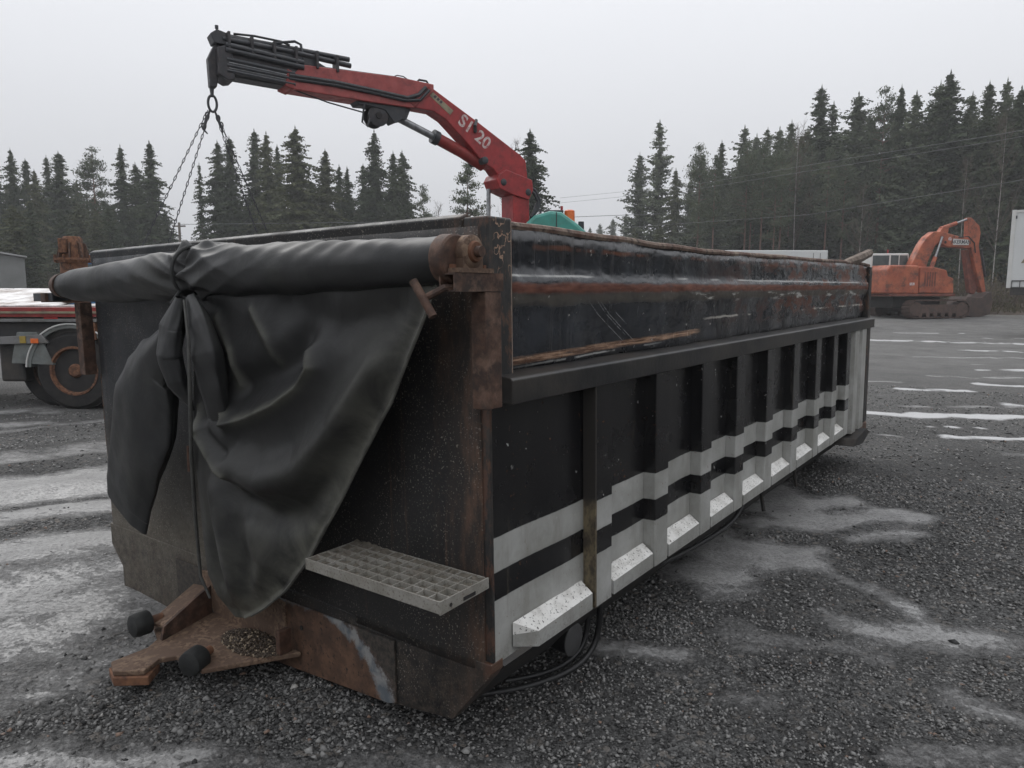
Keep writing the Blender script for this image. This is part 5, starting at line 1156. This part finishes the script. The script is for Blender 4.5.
def tree(px, top, D, kind, label, group=None, wide=1.):
    label = label.replace('short tree', 'short '+KN[kind]).replace('young tree', 'young '+KN[kind]); label = KN[kind]+label[4:] if label.startswith('tree of') else label
    dy = (384-top)/726; q_ = .9921+dy*.1255      # bearing and height of the tip at that distance
    H = CAM_H + D*(dy*.9921-.1255)/q_ + .1; x = D*(px-512)/726/q_; rz = rng.uniform(0, 6.28)
    y = D; z0 = float(ground_z(np.array([x]), np.array([y]))[0])-.1
    if abs((292-top)) < 5: H = 3
    i = rng.randrange(100)
    if kind in ('s', 'o', 't'):
        me = (SPT if kind == 't' else (SPO[i % 3] if kind == 'o' else SP[i % 4])); hh = 17; nm = 'spruce_tree'; tk = TRK; cat = 'spruce'
    elif kind == 'q': me = SQ[i % 3]; hh = 17; nm = 'pine_tree'; tk = TRK; cat = 'pine'
    elif kind in ('p', 'f'):
        k = 3 if kind == 'f' else i % 3; me = (PN+[PNF])[k][0]; hh = 16; nm = 'pine_tree'; tk = TRKP[k]; cat = 'pine'
    else: me = BRT[i % 2]; hh = 13; nm = 'birch_tree'; tk = TRKB; cat = 'birch'
    r = thing(nm, label, cat, (x, y, z0), rz, group); s = (H-z0)/hh; wx = s*wide*(1.38 if kind in 'soq' else 1.1); r.scale = (wx, wx, s)
    link('crown' if kind != 'b' else 'branches', me, None, r); link('trunk', tk, None, r)
    return r
TL = [ # left group: px, top, distance, kind, label, width
 (-6, 160, 66, 's', 'dark spruce cut by the left edge of the photo', 1), (10, 150, 68, 's', 'slim dark spruce just inside the left edge', .8), (25, 160, 70, 's', 'spruce second in from the left edge', .9),
 (34, 171, 64, 'o', 'short olive spruce between taller ones above the grey shed', .9), (46, 157, 72, 's', 'thin spruce to the left of the broad dark one', .7), (58, 153, 68, 's', 'broad dark spruce left of the pale loose pine', 1.25),
 (92, 149, 66, 'p', 'loose pale crowned pine leaning over the gap between spruces on the left', .95), (120, 147, 66, 's', 'dark spruce right of the pale pine, with a slightly lower top', .9), (135, 164, 70, 's', 'lower spruce wedged between two tall ones left of the utility pole', .9),
 (149, 143, 65, 's', 'tall dense spruce just left of the utility pole', 1.05), (199, 165, 66, 't', 'thin gappy spruce just right of the utility pole', .85), (217, 142, 68, 's', 'pointed spruce behind the right strands of the chain sling', .8), (229, 138, 66, 's', 'dark spruce standing behind the lower ends of the sling chains', .95),
 (254, 131, 70, 's', 'tall spruce beneath the black telescopic boom', .95), (266, 134, 66, 'o', 'spruce twin to the tall one beneath the telescopic boom', .8), (277, 146, 72, 's', 'narrow spruce left of the tallest olive spruce', .7), (295, 128, 62, 'o', 'tallest olive green spruce with tiered top, below the red outer boom', 1.1),
 (325, 151, 64, 'o', 'rounded olive spruce right of the tallest olive one', 1.1), (339, 166, 70, 's', 'small dark spruce left of the pair below the winch', .7), (347, 168, 66, 's', 'small dark spruce crowding the pointed one below the winch', .7), (363, 165, 68, 's', 'short spruce at the foot of the pointed one below the winch', .8),
 (374, 132, 66, 's', 'pointed dark spruce directly below the crane winch', .85), (393, 153, 66, 's', 'first of two close spruces right of the winch', .8), (402, 152, 69, 's', 'second of two close spruces right of the winch', .85), (423, 185, 66, 'f', 'small pale young pine standing free below the boom cylinder', .8),
 (438, 205, 75, 'b', 'tiny bare birch right of the small young pine', .8), (468, 161, 48, 'f', 'grey green pine standing alone left of the crane column', 1.1), (515, 146, 80, 'b', 'faint bare birch behind the crane knuckle', .8), (530, 131, 52, 's', 'free standing spruce right of the crane column', .95)]
TR = [(600, 224, 150, 'q', 'small hazy pine far off above the rim, left of the forest', 1.2), (613, 219, 140, 's', 'hazy far spruce at the left foot of the forest', 1), (626, 214, 130, 'q', 'hazy far pine next to the forest edge', 1), (590, 228, 160, 's', 'tiny hazy spruce at the horizon right of the beacon', 1),
 (640, 154, 82, 'q', 'pine at the left end of the dense forest', 1), (660, 122, 80, 'q', 'tall layered pine standing out at the left end of the forest', 1.0), (676, 170, 78, 'o', 'shorter olive spruce in front of the layered pine', .8),
 (703, 155, 76, 'q', 'low pine right of the gap beside the layered pine', 1), (722, 142, 74, 's', 'narrow dark spruce rising over the low left part of the forest', .7), (745, 127, 72, 'q', 'pine with rounded top, first tall one of the rising forest', 1), (757, 136, 74, 'q', 'pine leaning on the first tall one of the rising forest', .9),
 (768, 129, 72, 'q', 'middle pine of the three left of the forest high point', .9), (780, 129, 70, 'q', 'right pine of the three left of the forest high point', .9), (792, 122, 68, 'q', 'thin topped pine before the double topped spruce', .8), (802, 135, 66, 'o', 'olive spruce tucked left of the double topped spruce', .8),
 (822, 87, 66, 's', 'double topped tall spruce in the middle of the right forest', 1.05), (834, 104, 66, 'q', 'pine shoulder right of the double topped spruce', .9), (859, 95, 64, 'q', 'wide pine right of the double topped spruce', 1.1), (872, 118, 66, 's', 'lower dark spruce in the notch between two pines', .9),
 (886, 89, 62, 'p', 'slim pine with open crown, above the excavator cab', .8), (902, 87, 62, 's', 'spruce with sharp tip above the excavator cab', .75), (917, 93, 60, 'q', 'round headed pine above the excavator boom', 1), (932, 108, 62, 's', 'spruce filling the dip left of the highest tree', .9), (951, 73, 58, 's', 'highest tree of the forest, a broad spruce above the excavator boom', 1.1), (941, 83, 60, 'q', 'pine pressed against the highest spruce', .8),
 (973, 94, 58, 'q', 'pine just right of the highest spruce', .9), (990, 83, 56, 's', 'tall spruce second in from the right edge', .85), (1008, 80, 56, 'q', 'tall pine near the right edge, over the box trailer', .9), (1022, 89, 54, 's', 'spruce cut by the right edge over the box trailer', 1), (1045, 84, 56, 's', 'spruce just outside the right edge', 1),
 (863, 190, 52, 'b', 'pale bare birch rising behind the excavator cab', .9), (968, 160, 48, 'b', 'bare white birch beside the excavator stick', .7), (1006, 118, 50, 'b', 'tall white stemmed birch left of the box trailer', .7), (800, 128, 62, 'b', 'bare birch with bright stem in the middle of the forest', .8), (460, 215, 80, 'b', 'low bare birch by the lone pine', .7)]
for px, top, D, k, lab, wd in TL + TR: tree(px, top, D, k, lab, None, wd)
# second and third rows that close the forest, alike and partly hidden
for i, px in enumerate(range(690, 1080, 11)):
    D = 80-(px-690)*.05+rng.uniform(-4, 6); base = np.interp(px, [690, 740, 800, 820, 1080], [172, 150, 140, 120, 108])
    tree(px+rng.uniform(-5, 5), base+rng.uniform(-4, 22), D, rng.choice('sqqso'), 'tree of the back rows filling the dense forest on the right', 'back rows of the right forest', 1.15)
for i, px in enumerate(range(640, 1080, 24)):
    D = 68-(px-690)*.03+rng.uniform(-3, 3)
    tree(px+rng.uniform(-8, 8), np.interp(px, [640, 740, 1080], [206, 200, 186])+rng.uniform(-10, 26), D, rng.choice('soss'), 'short tree among the trunks low in the dense right forest', 'low trees of the right forest', 1.5)
for px in list(range(-30, 170, 12)) + list(range(236, 412, 11)):
    tree(px+rng.uniform(-4, 4), 188+rng.uniform(-8, 26), 76+rng.uniform(-5, 6), rng.choice('soso'), 'short tree closing the gaps low in the left tree line', 'low trees of the left tree line', 1.35)
for px in (12, 30, 60, 78, 96, 108):
    tree(px, 205+rng.uniform(-6, 14), 52+rng.uniform(-3, 4), rng.choice('ot'), 'young tree in front of the left tree line near the shed', 'young trees by the shed', 1.5)
# pines' tall bare trunks visible in the forest interior
for px in (748, 753, 757, 764, 771, 777, 783, 792, 800, 812, 700, 716, 830, 846, 872, 905, 925):
    tree(px, 150+rng.uniform(-8, 8), 62+rng.uniform(-3, 3), 'p', 'pine with long bare reddish trunk inside the right forest', 'bare trunked pines in the right forest', .75)

# unseen forest: continues past the right edge, added behind the viewer for darker reflections
def make_unseen_forest():
    r = np.random.RandomState(5); proto = [spruce_mesh(61, 17, 2.2, .16, .03), spruce_mesh(62, 17, 1.8, .14, .05)]
    Vs = []
    for me in proto:
        a = np.empty(len(me.vertices)*3, dtype=np.float32); me.vertices.foreach_get('co', a); a = a.reshape(-1, 3)
        t = a.reshape(-1, 3, 3); c = t.mean(1, keepdims=True); Vs.append((c + (t-c)*2.1).reshape(-1, 3))
    out = []
    for k in range(170):
        az = R(44) + R(190)*(k/170) + r.uniform(-.02, .02); D = 56 + 10*(k % 3) + r.uniform(-3, 3)
        if k/170 > .45: D += 6
        sc = r.uniform(.8, 1.15); out.append(Vs[k % 2]*[sc*1.2, sc*1.2, sc] + np.array([D*math.sin(az), D*math.cos(az), .5]))
    V = np.concatenate(out); me = np_mesh('forest', V, np.arange(len(V)).reshape(-1, 3))
    tag(link('unseen_forest', me, M['spruce']), 'unseen spruce forest past the right edge, added behind the viewer for darker reflections', 'forest', kind='stuff')
make_unseen_forest()
# brushwood and dead grass along the forest foot
def brush():
    r = np.random.RandomState(17); C = []; A_ = []; B_ = []
    def add(N, fx0, fx1, d0, d1, h0, h1, wdt=.03):
        px = r.uniform(fx0, fx1, N); D = r.uniform(d0, d1, N); x = (px-512)/726*D; z = ground_z(x, D)
        h = r.uniform(h0, h1, N); base = np.stack([x, D, z-.05], -1); C.append(base+np.array([0, 0, 0])); 
        A_.append(np.stack([r.uniform(-1, 1, N), r.uniform(-.5, .5, N), np.zeros(N)], -1)*wdt*2); B_.append(np.stack([r.normal(0, .28, N)*h, r.normal(0, .28, N)*h, h], -1))
    add(9000, 860, 1100, 40.5, 52, .4, 2.4, .035); add(5000, 640, 900, 55, 66, .8, 3.0, .05); add(6000, -60, 520, 48, 62, .6, 3.0, .045)
    me = tri_cloud(np.concatenate(C), np.concatenate(A_), np.concatenate(B_), 'brushwood')
    tag(link('brushwood', me, M['twig']), 'bare brown brushwood and saplings along the foot of the forest', 'brushwood', kind='stuff')
    C.clear(); A_.clear(); B_.clear()
    add(26000, 850, 1120, 40, 50, .15, .8, .05); add(14000, -80, 700, 44, 60, .2, .9, .06)
    me = tri_cloud(np.concatenate(C), np.concatenate(A_), np.concatenate(B_), 'grass')
    tag(link('dead_grass', me, M['grass']), 'dead yellow green grass on the strip behind the excavator', 'grass', kind='stuff')
brush()
# greenish shrubs behind the boom
def shrub(x, y, s, label):
    r = np.random.RandomState(int(x*10)); n_ = 1500; p = r.normal(0, 1, (n_, 3))*np.array([.9, .9, .75])*s; p[:, 2] = np.abs(p[:, 2])*1.1+.1
    o = thing('willow_shrub', label, 'shrub', (x, y, .3)); me = tri_cloud(p, r.normal(0, 1, (n_, 3))*.07, r.normal(0, 1, (n_, 3))*.05+np.array([0, 0, .12]), 'foliage'); link('foliage', me, M['grass'], o)
    mb = MB()
    for k in range(14): a = r.uniform(0, 6.28); mb.tube([(0, 0, 0), (math.cos(a)*s*.7, math.sin(a)*s*.7, s*r.uniform(1, 2.2))], [.03, .01], 4, cap=False)
    mb.build('stems', M['twig'], o)
shrub(21.3, 40.5, 1.0, 'olive shrub seen beneath the excavator boom'); shrub(23.8, 42, 1.3, 'taller olive shrub right of the excavator stick'); shrub(19.4, 43, 1.1, 'olive shrub behind the excavator boom cylinder'); shrub(26.2, 41, 1.2, 'olive shrub left of the box trailer'); 
# low earth bank behind the excavator
def bank():
    n_, m_ = 120, 14; xs = np.linspace(10, 44, n_); P = np.zeros((n_, m_, 3))
    for i, x in enumerate(xs):
        for j in range(m_):
            q = j/(m_-1); y = 40.3+q*5.5 + (x-22)*-.10; h = (.15+.55*vnoise(np.array([x*.6]), np.array([2.0]))[0])*math.sin(math.pi*q)**.7 + mnoise.noise(Vector((x*1.3, y*1.3, 0)))*.12*math.sin(math.pi*q)
            P[i, j] = (x, y, float(ground_z(np.array([x]), np.array([y]))[0]) + h - .03)
    tag(link('earth_bank', grid_mesh('earth_bank', P), M['soil']), kind='structure')
bank()

# ------------------------------------------------------------------ haze
hz = MB().box(-190, 190, -120, 260, -1.5, 30).build('haze', None)
hm = bpy.data.materials.new('haze'); hm.use_nodes = True; ht = hm.node_tree; ht.nodes.clear()
pv = ht.nodes.new('ShaderNodeVolumePrincipled'); pv.inputs['Color'].default_value = (.97, .98, 1, 1); pv.inputs['Density'].default_value = .0012
ho = ht.nodes.new('ShaderNodeOutputMaterial'); ht.links.new(pv.outputs[0], ho.inputs['Volume']); hz.data.materials.append(hm)
tag(hz, 'thin grey winter haze over the yard', 'haze', kind='stuff')
